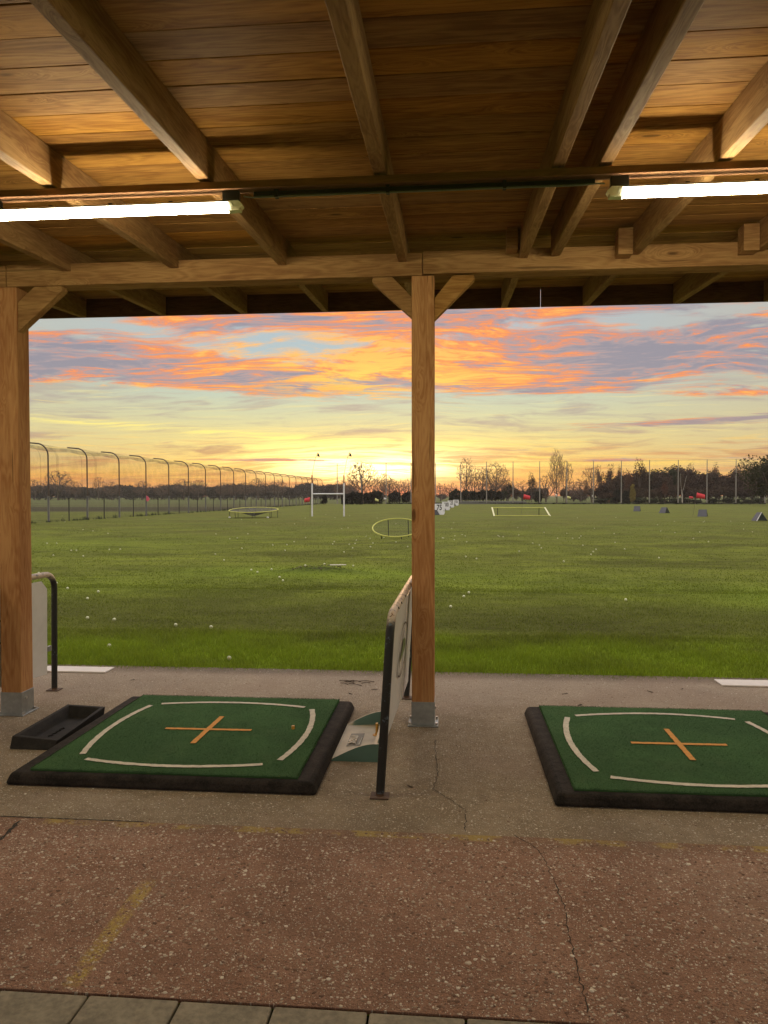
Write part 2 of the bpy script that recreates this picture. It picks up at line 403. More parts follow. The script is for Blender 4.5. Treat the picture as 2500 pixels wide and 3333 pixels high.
def aggregate(name, ca, cb, stone, k_st, yellow=False, scale=1.):
    m, g, b = new_mat(name); pos = geo(g)['Position']; x, y, z = g.xyz(pos)
    wob = g.vadd(pos, g.vmul(g.noise(pos, 30., 2, .5, 0., True), (.012, .012, 0.)))
    v1 = g.vor(g.vmul(wob, (1., 1.25, 0.)), 62*scale); v2 = g.vor(g.vmul(wob, (1.2, 1., 0.)), 130*scale)
    r1 = g.xyz(v1['Color']); r2 = g.xyz(v2['Color'])
    n = g.noise(pos, 2.2, 5, .65); nf = g.noise(pos, 210., 4, .75); nm = g.noise(pos, 16., 4, .6)
    c = g.mix(g.step(g.add(g.mul(n, .6), g.mul(nm, .4)), .38, .62), ca, cb)
    c = g.mix(g.mul(g.step(nf, .42, .62), .6), c, tuple(q*.38 for q in ca))
    s_mid = g.mul(g.step(v2['Distance'], .42, .25), g.step(r2[0], .45, .55))
    c = g.mix(g.mul(s_mid, .55), c, g.mix(r2[1], tuple(q*.62 for q in ca), tuple(min(1, q*1.5) for q in cb)))
    s2 = g.mul(g.step(v2['Distance'], .38, .24), g.step(r2[2], 1-k_st*.7, 1-k_st*.7+.02))
    s1 = g.mul(g.step(v1['Distance'], .40, .28), g.step(r1[0], 1-k_st, 1-k_st+.02))
    c = g.mix(g.mul(s2, .75), c, stone)
    c = g.mix(g.mul(s1, .8), c, g.mix(r1[1], stone, tuple(q*.6 for q in stone)))
    # dirt and lichen
    c = g.mix(g.mul(g.step(g.noise(g.vadd(pos, (9., 4., 0.)), 1.1, 5, .6), .52, .7), .4), c, g.mix(.6, c, tuple(q*.35 for q in ca)))
    big_ = g.noise(g.vadd(pos, (1., 7., 0.)), .75, 6, .7)
    c = g.mix(g.mul(g.step(big_, .52, .64), .38), c, g.mix(.5, c, (.07, .055, .04)))
    c = g.mix(g.mul(g.step(big_, .46, .36), .3), c, g.mix(.5, c, (.55, .44, .34)))
    if yellow:
        # worn painted lines
        e = g.sub(y, g.add(3.475, g.mul(g.m('ABSOLUTE', g.sub(x, -.0)), .0)))
        band = g.mul(g.step(g.m('ABSOLUTE', g.sub(y, 3.462)), .045, .02), g.step(g.noise(pos, 4., 4, .7), .47, .60))
        lx = g.add(-1.243, g.mul(g.sub(2.962, y), .012))
        ln = g.mul(g.step(g.m('ABSOLUTE', g.sub(x, lx)), .042, .022), g.mul(g.step(y, 2.27, 2.32), g.step(y, 2.98, 2.92)))
        ln = g.mul(ln, g.mul(g.step(g.noise(pos, 60., 5, .8), .37, .55), g.step(g.noise(pos, 9., 4, .7), .36, .52)))
        c = g.mix(g.mul(g.m('MAXIMUM', ln, g.mul(band, .9)), .72), c, (.62, .46, .10))
        edge = g.mul(g.step(y, 3.30, 3.44), .45)
        c = g.mix(edge, c, g.mix(.5, c, (.13, .10, .055)))
    else:
        c = g.mix(g.mul(g.mul(g.step(g.add(y, g.mul(n, 1.2)), 5.6, 6.6), g.step(y, 6.62, 6.45)), .45), c, (.52, .42, .33))  # sky light on the outer slab, painted in as a paler band
        c = g.mix(g.mul(g.step(g.add(y, g.mul(nm, .2)), 6.50, 6.74), .5), c, (.13, .105, .09))
        c = g.mix(g.mul(g.step(g.noise(g.vadd(pos, (2., 8., 0.)), .9, 3, .5), .5, .62), .35), c, (.36, .26, .19))
    g.put(b.inputs['Base Color'], c); b.inputs['Roughness'].default_value = .88; b.inputs['Specular IOR Level'].default_value = .3
    h = g.add(g.add(g.mul(g.step(v1['Distance'], .6, .1), .6), g.mul(g.step(v2['Distance'], .6, .1), .5)), g.add(g.mul(nf, .6), g.mul(nm, .5)))
    g.put(b.inputs['Normal'], g.bump(h, 1., .009))
    return m
M_slab = aggregate('grey_aggregate_concrete', (.33, .25, .16), (.45, .35, .235), (.95, .85, .70), .15)
M_red = aggregate('red_aggregate_concrete', (.37, .205, .135), (.50, .290, .195), (.95, .84, .68), .19, True, .92)
M_pave = simple('paving_concrete', (.27, .235, .17), .9, bumps=.5, scale=45., var=.28)
M_crack = simple('crack_dark', (.035, .028, .02), .95)
M_galv = simple('galvanised_steel', (.33, .34, .33), .42, .65, .1, 25., .16)
M_bolt = simple('bolt_steel', (.55, .53, .5), .3, .9)
M_white = simple('white_panel', (.62, .60, .56), .45, var=.07, scale=9.)
M_wboard = simple('white_board', (.72, .66, .60), .6, var=.06, scale=12., bumps=.1)
M_logo_g = simple('logo_green', (.19, .26, .12), .5); M_logo_b = simple('logo_ink', (.10, .08, .07), .5)
M_rubber = simple('black_rubber', (.026, .021, .017), .88, bumps=.9, scale=110., var=.6, spec=.2)
M_rubber2 = simple('tray_rubber', (.022, .019, .016), .75, bumps=.4, scale=120., var=.4, spec=.25)
M_orange = simple('orange_paint', (.62, .27, .035), .8, bumps=.3, scale=300.)
M_line = simple('faded_white_line', (.60, .54, .42), .9, bumps=.5, scale=260., var=.16)
M_yel = simple('yellow_plastic', (.46, .46, .09), .6); M_tee = simple('orange_rubber', (.62, .30, .04), .45)
M_darkmet = simple('dark_metal', (.025, .025, .022), .5, .3)
M_poled = simple('brown_pole_steel', (.075, .05, .04), .6, .3); M_poleg = simple('grey_pole_steel', (.16, .16, .155), .55, .3)
M_polel = simple('pale_pole', (.26, .24, .21), .6)
M_wpost = simple('white_post_paint', (.70, .70, .72), .4)
M_redf = simple('red_cloth', (.60, .045, .055), .75); M_blk = simple('black_cloth', (.02, .03, .02), .8)
M_yelf = simple('pale_yellow_cloth', (.72, .70, .28), .7); M_whtf = simple('white_cloth', (.7, .7, .68), .7)
M_wedge = simple('dark_grey_plastic', (.045, .047, .055), .5)
M_sign = simple('sign_white', (.80, .80, .82), .5, var=.04); M_ink = simple('sign_black', (.008, .008, .012), .6)
M_ball, g, b = new_mat('golf_ball_cover')
b.inputs['Base Color'].default_value = (.54, .56, .34, 1); b.inputs['Roughness'].default_value = .35
g.put(b.inputs['Normal'], g.bump(g.vor(objc(g), 190.)['Distance'], .4, .001))
M_cable = simple('grey_cable', (.20, .19, .17), .5); M_duct = simple('black_cable_duct', (.012, .011, .010), .5)
M_bracket = simple('dark_bracket', (.03, .028, .025), .5, .5)

M_paint, g, b = new_mat('black_frame_paint')     # chipped black paint, pale worn top
pos = geo(g)['Position']; nz = g.xyz(geo(g)['Normal'])[2]
ch = g.noise(pos, 22., 6, .7)
c = g.mix(g.step(ch, .60, .66), (.012, .012, .012), (.10, .13, .16))
worn = g.mul(g.step(g.xyz(pos)[2], .90, .965), g.step(ch, .66, .52))
c = g.mix(worn, c, (.55, .44, .33))
c = g.mix(g.mul(g.step(g.noise(pos, 40., 4, .6), .62, .68), g.step(g.xyz(pos)[2], .9, .95)), c, (.09, .02, .01))
c = g.mix(g.step(g.xyz(pos)[2], .03, .012), c, (.12, .065, .035))
g.put(b.inputs['Base Color'], c); b.inputs['Roughness'].default_value = .42
g.put(b.inputs['Normal'], g.bump(ch, .15, .003))

M_turf, g, b = new_mat('mat_turf')
pos = geo(g)['Position']
nb = g.noise(pos, 2.3, 4, .6); nf = g.noise(g.vmul(pos, (1, 1, .2)), 420., 3, .8); nm = g.noise(pos, 60., 4, .7)
c = g.mix(g.step(nb, .38, .66), (.026, .066, .025), (.046, .108, .038))
c = g.mix(g.mul(g.step(nf, .4, .7), .6), c, (.058, .135, .046))
c = g.mix(g.mul(g.step(nm, .55, .7), .35), c, (.012, .032, .013))
c = g.mix(g.mul(g.step(g.noise(g.vadd(pos, (4., 1., 0.)), 3.1, 4, .6), .52, .68), .45), c, (.055, .10, .042))
g.put(b.inputs['Base Color'], c); b.inputs['Roughness'].default_value = .95; b.inputs['Specular IOR Level'].default_value = .15
b.inputs['Sheen Weight'].default_value = .25; b.inputs['Sheen Tint'].default_value = (.3, .6, .2, 1)
g.put(b.inputs['Normal'], g.bump(g.add(nf, g.mul(nm, .6)), .9, .006))

M_gtray, g, b = new_mat('green_tray_plastic')
pos = objc(g); nz = g.xyz(geo(g)['Normal'])[2]
n = g.noise(pos, 6., 4, .6)
flat = g.step(nz, .55, .85)
c = g.mix(flat, g.mix(n, (.06, .125, .09), (.095, .17, .13)), g.mix(g.step(n, .3, .7), (.40, .33, .22), (.52, .44, .31)))
g.put(b.inputs['Base Color'], c); b.inputs['Roughness'].default_value = .5

M_tube, g, b = new_mat('lit_tube')
em = g.n.new('ShaderNodeEmission'); em.inputs[0].default_value = (1., .90, .64, 1); em.inputs[1].default_value = 84.
g.l.new(em.outputs[0], g.n['Material Output'].inputs[0])
M_cap, g, b = new_mat('clear_end_cap')
b.inputs['Base Color'].default_value = (.75, .72, .55, 1); b.inputs['Roughness'].default_value = .25
b.inputs['Transmission Weight'].default_value = .55; b.inputs['IOR'].default_value = 1.3
g.put(b.inputs['Normal'], g.bump(g.noise(g.vmul(objc(g), (60, 20, 20)), 1., 3), .5, .004))

def netmat(name, dens, c):
    m, g, b = new_mat(name); t = g.n.new('ShaderNodeBsdfTransparent'); mx = g.n.new('ShaderNodeMixShader')
    b.inputs['Base Color'].default_value = (*c, 1); b.inputs['Roughness'].default_value = .9
    n = g.noise(geo(g)['Position'], 1.2, 4, .6)
    g.put(mx.inputs[0], g.mul(g.step(n, .3, .7, .7, 1.3), dens))
    g.l.new(t.outputs[0], mx.inputs[1]); g.l.new(b.outputs[0], mx.inputs[2]); g.l.new(mx.outputs[0], g.n['Material Output'].inputs[0])
    return m
M_net = netmat('fine_netting', .18, (.05, .06, .04)); M_net2 = netmat('fine_netting_folded', .4, (.06, .07, .04)); M_link = netmat('chain_link_mesh', .16, (.08, .08, .06))
M_netf = netmat('far_netting', .05, (.05, .05, .04)); M_bag = netmat('target_net', .72, (.07, .065, .05))

def leafmat(name, a, b_, tr=.25):
    m, g, b = new_mat(name); rnd = geo(g)['Random Per Island']; p = objc(g)
    n = g.noise(p, .55, 3, .6)
    c = g.mix(g.add(g.mul(rnd, .6), g.mul(g.step(n, .35, .65), .4)), a, b_)
    oi = g.n.new('ShaderNodeObjectInfo').outputs['Random']
    hv = g.n.new('ShaderNodeHueSaturation'); g.put(hv.inputs['Color'], c); g.put(hv.inputs['Value'], g.add(.75, g.mul(oi, .5)))
    g.put(hv.inputs['Hue'], g.add(.485, g.mul(oi, .03)))
    g.put(b.inputs['Base Color'], hv.outputs[0]); b.inputs['Roughness'].default_value = .8; b.inputs['Specular IOR Level'].default_value = .15
    t = g.n.new('ShaderNodeBsdfTranslucent'); g.put(t.inputs[0], hv.outputs[0]); mx = g.n.new('ShaderNodeMixShader'); mx.inputs[0].default_value = tr
    g.l.new(b.outputs[0], mx.inputs[1]); g.l.new(t.outputs[0], mx.inputs[2]); g.l.new(mx.outputs[0], g.n['Material Output'].inputs[0])
    return m
M_bark = simple('bark', (.11, .08, .06), .9, scale=6.); M_birch = simple('birch_bark', (.42, .38, .33), .8)
M_twig = simple('twigs', (.17, .10, .065), .9, scale=6.)
M_lfbrown = leafmat('brown_leaves', (.040, .026, .018), (.085, .052, .032))
M_lfgreen = leafmat('dark_green_leaves', (.022, .026, .012), (.045, .050, .020))
M_lfhedge = leafmat('hedge_leaves', (.012, .014, .008), (.026, .028, .014), .1)
M_lfyel = leafmat('yellow_leaves', (.16, .115, .03), (.25, .18, .045))
M_lfrust = leafmat('rust_leaves', (.10, .05, .028), (.17, .085, .045))
M_lfmauve = leafmat('far_leaves', (.050, .040, .034), (.085, .066, .054), .1)
M_lfolive = leafmat('olive_leaves', (.032, .038, .014), (.075, .078, .026))

# ------------------------------------------------------------------ ground
def grid(name, xs, ys, zf, mat, kind='structure'):
    v = [(x, y, zf(x, y)) for y in ys for x in xs]; n = len(xs)
    f = [(j*n+i, j*n+i+1, (j+1)*n+i+1, (j+1)*n+i) for j in range(len(ys)-1) for i in range(n-1)]
    me = bpy.data.meshes.new(name); me.from_pydata(v, [], f); me.materials.append(mat)
    o = link(name, me, None, True); o['kind'] = kind; return o
def lawn_z(x, y):
    z = -.012
    if 8 < y < 60: z += .018*math.sin(x*.7+y*.31)*math.sin(y*.53)*min(1, (y-8)/6)
    d = ((x+2.65)/1.0)**2+((y-15.2)/.75)**2
    z += .13*math.exp(-d*1.3)*(1+.3*math.sin(x*9)*math.sin(y*7))
    return z
xs = sorted(set([-1500, -900, -300, -120, -60] + [-40+2*i for i in range(41)] + [-9+.25*i for i in range(73)] + [60, 120, 300, 900, 1500]))
ys = sorted(set([-120, -60, -8, 0, 3, 6.6, 7.2, 8] + [8.5+.25*i for i in range(50)] + [22+2*i for i in range(24)] + [72, 90, 130, 200, 400, 900, 1540]))
grid('ground', xs, ys, lawn_z, M_lawn)
tag(MB().box(-14, 12, 3.492, 6.73, -.3, 0.0).build('pavement', M_slab), kind='structure')
tag(MB().box(-14, 12, 2.262, 3.488, -.3, .002).build('footpath', M_red), kind='structure')
mb = MB()
for i in range(-20, 22):
    x0 = -1.151+.30*i
    for j in range(14):
        off = .15 if j % 2 else 0.
        mb.box(x0+off+.003, x0+off+.296, 2.252-.30*(j+1)+.003, 2.252-.30*j, -.08, .004+random.uniform(-.002, .002))
tag(mb.build('paving', M_pave, bevel=.006), kind='structure')
tag(MB().box(-14, 12, -2.6, 2.256, -.3, -.012).build('paving_joint_sand', M_crack), kind='structure')

def crack(pts, wd, name):
    v = []; f = []; P = []
    for a, b_ in zip(pts[:-1], pts[1:]):
        n = max(2, int(math.dist(a, b_)/.018))
        for i in range(n):
            t = i/n; P.append((a[0]+(b_[0]-a[0])*t+random.gauss(0, .0035), a[1]+(b_[1]-a[1])*t))
    for i, p in enumerate(P):
        d = Vector((P[min(i+1, len(P)-1)][0]-P[max(i-1, 0)][0], P[min(i+1, len(P)-1)][1]-P[max(i-1, 0)][1])); d.normalize()
        ww = wd*random.uniform(.35, 1.2)/2
        zz = .0035
        v += [(p[0]-d.y*ww, p[1]+d.x*ww, zz), (p[0]+d.y*ww, p[1]-d.x*ww, zz)]
        if i: f.append((2*i-2, 2*i-1, 2*i+1, 2*i))
    o = MB().add(v, f).build(name, M_crack); o['kind'] = 'structure'; return o
crack([(.30, 3.50), (.36, 3.42), (.399, 3.359), (.428, 3.119), (.444, 2.911), (.43, 2.726), (.428, 2.582), (.427, 2.452), (.426, 2.27)], .0045, 'pavement_crack')
crack([(-.101, 4.833), (-.085, 4.493), (-.071, 4.244), (-.092, 4.019), (-.009, 3.902), (.077, 3.756), (.069, 3.50)], .004, 'pavement_crack')
crack([(-2.25, 3.10), (-2.085, 3.25), (-2.111, 3.468)], .022, 'pavement_crack')
crack([(-2.6, 3.49), (-2.111, 3.490), (-1.476, 3.490)], .010, 'pavement_crack')

# pebbles set in the concrete: mesh of low stones
M_peb, g, b = new_mat('pebbles')
sh = g.n.new('ShaderNodeAttribute'); sh.attribute_name = 'shade'
g.put(b.inputs['Base Color'], g.ramp(sh.outputs['Fac'], [(0, (.17, .09, .055)), (.3, (.30, .18, .12)), (.5, (.42, .31, .22)), (.8, (.66, .56, .43)), (1, (.85, .77, .65))]))
b.inputs['Roughness'].default_value = .7
def pebbles(name, n, x0, x1, y0, y1, smin, smax, ztop, bright):
    bm = bmesh.new(); bmesh.ops.create_icosphere(bm, subdivisions=1, radius=1.)
    bv = np.array([p.co[:] for p in bm.verts]); bf = np.array([[p.index for p in q.verts] for q in bm.faces]); bm.free()
    s = smin+(smax-smin)*rng.random(n)**3.0
    a = rng.random(n)*6.283; asp = .55+.45*rng.random(n)
    px = x0+(x1-x0)*rng.random(n); py = y0+(y1-y0)*rng.random(n)
    jit = 1+.22*rng.standard_normal((n, len(bv), 3))
    V = bv[None]*jit*np.stack([s, s*asp, s*.5], 1)[:, None, :]
    ca, sa = np.cos(a)[:, None], np.sin(a)[:, None]
    Xr = V[:, :, 0]*ca-V[:, :, 1]*sa; Yr = V[:, :, 0]*sa+V[:, :, 1]*ca
    V = np.stack([Xr+px[:, None], Yr+py[:, None], V[:, :, 2]+ztop-(s*.12)[:, None]], 2)
    F = (bf[None]+(np.arange(n)*len(bv))[:, None, None]).reshape(-1, 3)
    shd = np.clip(rng.random(n)**bright, 0, 1)
    o = np_mesh(name, V.reshape(-1, 3), F, M_peb, smooth=True, attr=np.repeat(shd, len(bv)))
    return tag(o, kind='stuff')
tag(pebbles('gravel', 15000, -2.4, 2.0, 2.27, 3.47, .0022, .0105, .002, 1.5), 'small rounded pebbles set in the red concrete path', 'gravel')
tag(pebbles('gravel', 16000, -4.2, 3.8, 3.52, 6.70, .0022, .0075, .0, 1.2), 'small pale pebbles set in the grey concrete slab', 'gravel')

# grass blades
def blades(n, y0, y1, hmin, hmax, wmin, wmax, ypow=1.):
    u = rng.random(n)**ypow; y = y0+(y1-y0)*u
    cx = -math.tan(YAW)*y; hw = .60*y+.6
    x = cx+(rng.random(n)*2-1)*hw
    cl = np.sin(x*2.1+1.3*np.sin(y*1.7))*np.sin(y*2.7+x*.6)*.5+.5
    cl2 = np.sin(x*7.3+2*np.sin(y*5.1))*np.sin(y*9.1+2*np.sin(x*3.3))*.5+.5
    h = (hmin+(hmax-hmin)*rng.random(n))*(.55+.5*cl+.35*cl2)
    wd = wmin+(wmax-wmin)*rng.random(n)
    th = rng.random(n)*math.pi; lean = rng.normal(0, .45, (n, 2))*h[:, None]
    zb = np.array([lawn_z(a, b_) for a, b_ in zip(x, y)]) - .004
    dx, dy = np.cos(th)*wd/2, np.sin(th)*wd/2
    A = np.stack([x-dx, y-dy, zb], 1); B = np.stack([x+dx, y+dy, zb], 1)
    mx_ = x+lean[:, 0]*.35; my = y+lean[:, 1]*.35
    C_ = np.stack([mx_+dx*.7, my+dy*.7, zb+h*.6], 1); D_ = np.stack([mx_-dx*.7, my-dy*.7, zb+h*.6], 1)
    T = np.stack([x+lean[:, 0], y+lean[:, 1], zb+h], 1)
    V = np.stack([A, B, C_, D_, T], 1).reshape(-1, 3); k = np.arange(n)*5
    F = np.concatenate([np.stack([k, k+1, k+2], 1), np.stack([k, k+2, k+3], 1), np.stack([k+3, k+2, k+4], 1)])
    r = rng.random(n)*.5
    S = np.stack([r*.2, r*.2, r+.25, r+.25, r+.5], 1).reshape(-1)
    return V, F, S
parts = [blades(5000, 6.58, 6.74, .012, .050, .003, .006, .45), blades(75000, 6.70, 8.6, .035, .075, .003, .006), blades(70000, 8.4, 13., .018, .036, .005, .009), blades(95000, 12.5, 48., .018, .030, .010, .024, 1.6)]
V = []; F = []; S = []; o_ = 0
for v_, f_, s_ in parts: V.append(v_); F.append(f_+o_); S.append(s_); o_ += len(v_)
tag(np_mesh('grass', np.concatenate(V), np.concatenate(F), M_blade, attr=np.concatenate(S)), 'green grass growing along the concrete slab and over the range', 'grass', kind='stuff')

# ------------------------------------------------------------------ shelter
RZ0, SL = 3.202, .064                    # rafter underside height at the front beam, roof slope
def zr(y): return RZ0+SL*(y-5.13)
BY0, BY1 = 5.13, 5.285
shelter = empty('driving_range_shelter', (0, 0, 0), 'long open timber shelter with board roof on square posts over the tee mats', 'shelter')
# deck boards
mb = MB(); y = -2.55; bw = .196
while y < 7.02:
    y1 = min(y+bw-.005, 7.03)
    # boards run in lengths with butt joints over rafters
    cuts = [-8.]+sorted(random.sample([-5.9, -4.3, -2.73, -1.166, .496, 2.003, 3.6, 5.2], 2))+[8.]
    for a, b_ in zip(cuts[:-1], cuts[1:]):
        dz = random.uniform(0, .0035)
        z0, z1 = zr(y)+.18+dz, zr(y1)+.18+dz
        mb.hexa([(a+.001, y, z0), (b_-.001, y, z0), (b_-.001, y1, z1), (a+.001, y1, z1)],
                [(a+.001, y, z0+.022), (b_-.001, y, z0+.022), (b_-.001, y1, z1+.022), (a+.001, y1, z1+.022)])
    y += bw
mb.build('roof_deck', M_deck, shelter, bevel=.002, seg=1)
mb = MB(); mb.hexa([(-8, -2.6, zr(-2.6)+.208), (8, -2.6, zr(-2.6)+.208), (8, 7.06, zr(7.06)+.208), (-8, 7.06, zr(7.06)+.208)],
                   [(-8, -2.6, zr(-2.6)+.222), (8, -2.6, zr(-2.6)+.222), (8, 7.06, zr(7.06)+.222), (-8, 7.06, zr(7.06)+.222)])
mb.build('roof_sheet', M_dark, shelter)
for x in (-5.9, -5.1, -4.3, -3.52, -2.73, -1.94, -1.166, -.328, .490, .700, 1.223, 2.018, 2.8, 3.6, 4.4, 5.2):
    wv = random.uniform(.056, .064)/2; j = random.uniform(-.004, .004)
    if x == .70: ya, yb = -2.5, 5.10
    else: ya, yb = -2.5, 6.92
    MB().hexa([(x-wv, ya, zr(ya)+j), (x+wv, ya, zr(ya)+j), (x+wv, yb, zr(yb)+j), (x-wv, yb, zr(yb)+j)],
              [(x-wv, ya, zr(ya)+.179), (x+wv, ya, zr(ya)+.179), (x+wv, yb, zr(yb)+.179), (x-wv, yb, zr(yb)+.179)]).build('rafter', M_raft, shelter, bevel=.004)
for a, b_, z0, z1 in ((.372, .445, 3.235, 3.40), (1.095, 1.190, 3.178, 3.35), (1.885, 1.985, 3.178, 3.35)):
    MB().box(a, b_, 5.02, 5.127, z0, z1).build('rafter_block', M_brace, shelter, bevel=.003)
# front beam in lengths meeting over the posts
for a, b_, dz, dy in ((-6.19, -3.192, .0, .0), (-3.188, -.192, .0, 0.), (-.188, 2.808, .008, -.003), (2.812, 6.0, .0, 0.)):
    MB().box(a, b_, BY0+dy, BY1, 3.108+dz, 3.262+dz).build('beam', M_beam, shelter, bevel=.005)
def brace(px_, s, wd, reach, z0, zt=3.106):
    # diagonal board in the x-z plane, cut to post and beam
    xa = px_; xb = px_+s*reach; q = wd*1.414
    poly = [(xa, z0), (xb, zt-.03), (xb-s*.006, zt), (xb-s*q, zt), (xa, z0+q)]
    if s < 0: poly = poly[::-1]
    MB().prism(poly, 'y', BY0+.012, BY0+.085).build('brace', M_brace, shelter, bevel=.003)
for cx in (-6.19, -3.19, -.188, 2.81):
    MB().box(cx-.078, cx+.078, BY0, BY0+.155, .155, 3.106).build('post', M_post, shelter, bevel=.006)
    sh_ = MB(); sh_.box(cx-.081, cx+.081, BY0-.003, BY0+.158, .008, .168)
    sh_.box(cx-.105, cx+.105, BY0-.03, BY0+.185, 0.001, .009)
    po = sh_.build('post_shoe', M_galv, shelter, bevel=.0015, seg=1)
    for sx in (-.093, .093):
        for sy in (.0, .15):
            MB().cyl((cx+sx, BY0+sy, .009), .010, .016, 6).build('bolt', M_bolt, po)
    MB().tube([(cx+.081, BY0+.05, .12), (cx+.090, BY0+.05, .12)], .010, 6).build('bolt', M_bolt, po)
    for s in (-1, 1):
        wd = .135 if cx < -3 else .10
        if cx < -3 and s > 0: brace(cx+.078, 1, .150, .34, 2.785)
        else: brace(cx+.078*s, s, .10 if s < 0 else .105, .275, 2.825 if s < 0 else 2.805)
# front board under the eave, two lengths with a slit between them
for a, b_ in ((-8, .817), (.8225, 8)):
    MB().box(a, b_, 6.925, 6.95, 3.322, 3.535).build('fascia', M_dark, shelter, bevel=.002, seg=1)
# batten that carries the tubes
MB().box(-6.5, 6.5, 3.462, 3.530, 3.049, 3.084).build('batten', M_batten, shelter, bevel=.002)
# ------------------------------------------------------------------ tubes
def tube_light(x0, label):
    L = 1.315; c = x0+L/2; zc = 2.975; yc = 3.497
    t = empty('tube_light', (c, yc, 2.95), label, 'lamp', 'fluorescent tubes in a row under the roof')
    def T(mb): return xform(mb, Matrix.Translation((-c, -yc, -2.95)))
    def prof(r): return [(yc+r*math.cos(a), zc+r*.92*math.sin(a)) for a in [2*math.pi*k/18 for k in range(18)]]
    T(MB().prism(prof(.0255), 'x', x0+.075, x0+L-.075)).build('diffuser', M_tube, t, smooth=True)
    hs = MB(); hs.hexa([(x0+.06, yc-.021, 2.993), (x0+L-.06, yc-.021, 2.993), (x0+L-.06, yc+.021, 2.993), (x0+.06, yc+.021, 2.993)], [(x0+.06, yc-.012, 3.006), (x0+L-.06, yc-.012, 3.006), (x0+L-.06, yc+.012, 3.006), (x0+.06, yc+.012, 3.006)])
    T(hs).build('housing', M_galv, t, bevel=.002)
    for s, xa in ((1, x0), (-1, x0+L)):
        v = MB().prism([(xa, zc+.004), (xa+s*.012, zc-.010), (xa+s*.014, zc-.022), (xa+s*.073, zc-.024), (xa+s*.073, zc+.026), (xa+s*.022, zc+.026)][::s], 'y', yc-.022, yc+.022)
        T(v).build('end_cap', M_cap, t, bevel=.004)
    T(MB().box(x0+.02, x0+.10, yc-.018, yc+.018, 3.002, 3.047)).build('bracket', M_bracket, t, bevel=.003)
    T(MB().box(x0+L-.10, x0+L-.02, yc-.018, yc+.018, 3.002, 3.047)).build('bracket', M_bracket, t, bevel=.003)
    for xx in (.35, .65, .95):
        T(MB().box(x0+xx, x0+xx+.018, yc-.012, yc+.012, 3.0, 3.012)).build('clip', M_bracket, t)
tube_light(-2.295, 'lit white tube lamp under the batten above the left tee mat')
tube_light(.705, 'lit white tube lamp under the batten above the right tee mat')
tube_light(-5.295, 'lit white tube lamp over the bay beyond the left post')
tube_light(3.705, 'lit white tube lamp over the bay beyond the right edge')
cd = empty('cable_duct', (-.13, 3.497, 3.03), 'thin black cable duct running between the two lit tubes', 'duct')
def Td(mb): return xform(mb, Matrix.Translation((.13, -3.497, -3.03)))
Td(MB().box(-.93, .655, 3.486, 3.510, 3.020, 3.040)).build('duct', M_duct, cd, bevel=.002)
Td(MB().tube([(-.98, 3.497, 3.024), (-.95, 3.497, 3.018), (-.90, 3.492, 3.014), (.0, 3.492, 3.0145), (.60, 3.492, 3.014), (.66, 3.495, 3.022), (.70, 3.497, 3.02)], .0035, 6)).build('cable', M_cable, cd, smooth=True)
for xx in (-.83, -.30, .24):
    Td(MB().box(xx, xx+.016, 3.482, 3.514, 3.012, 3.048)).build('clip', M_bracket, cd)

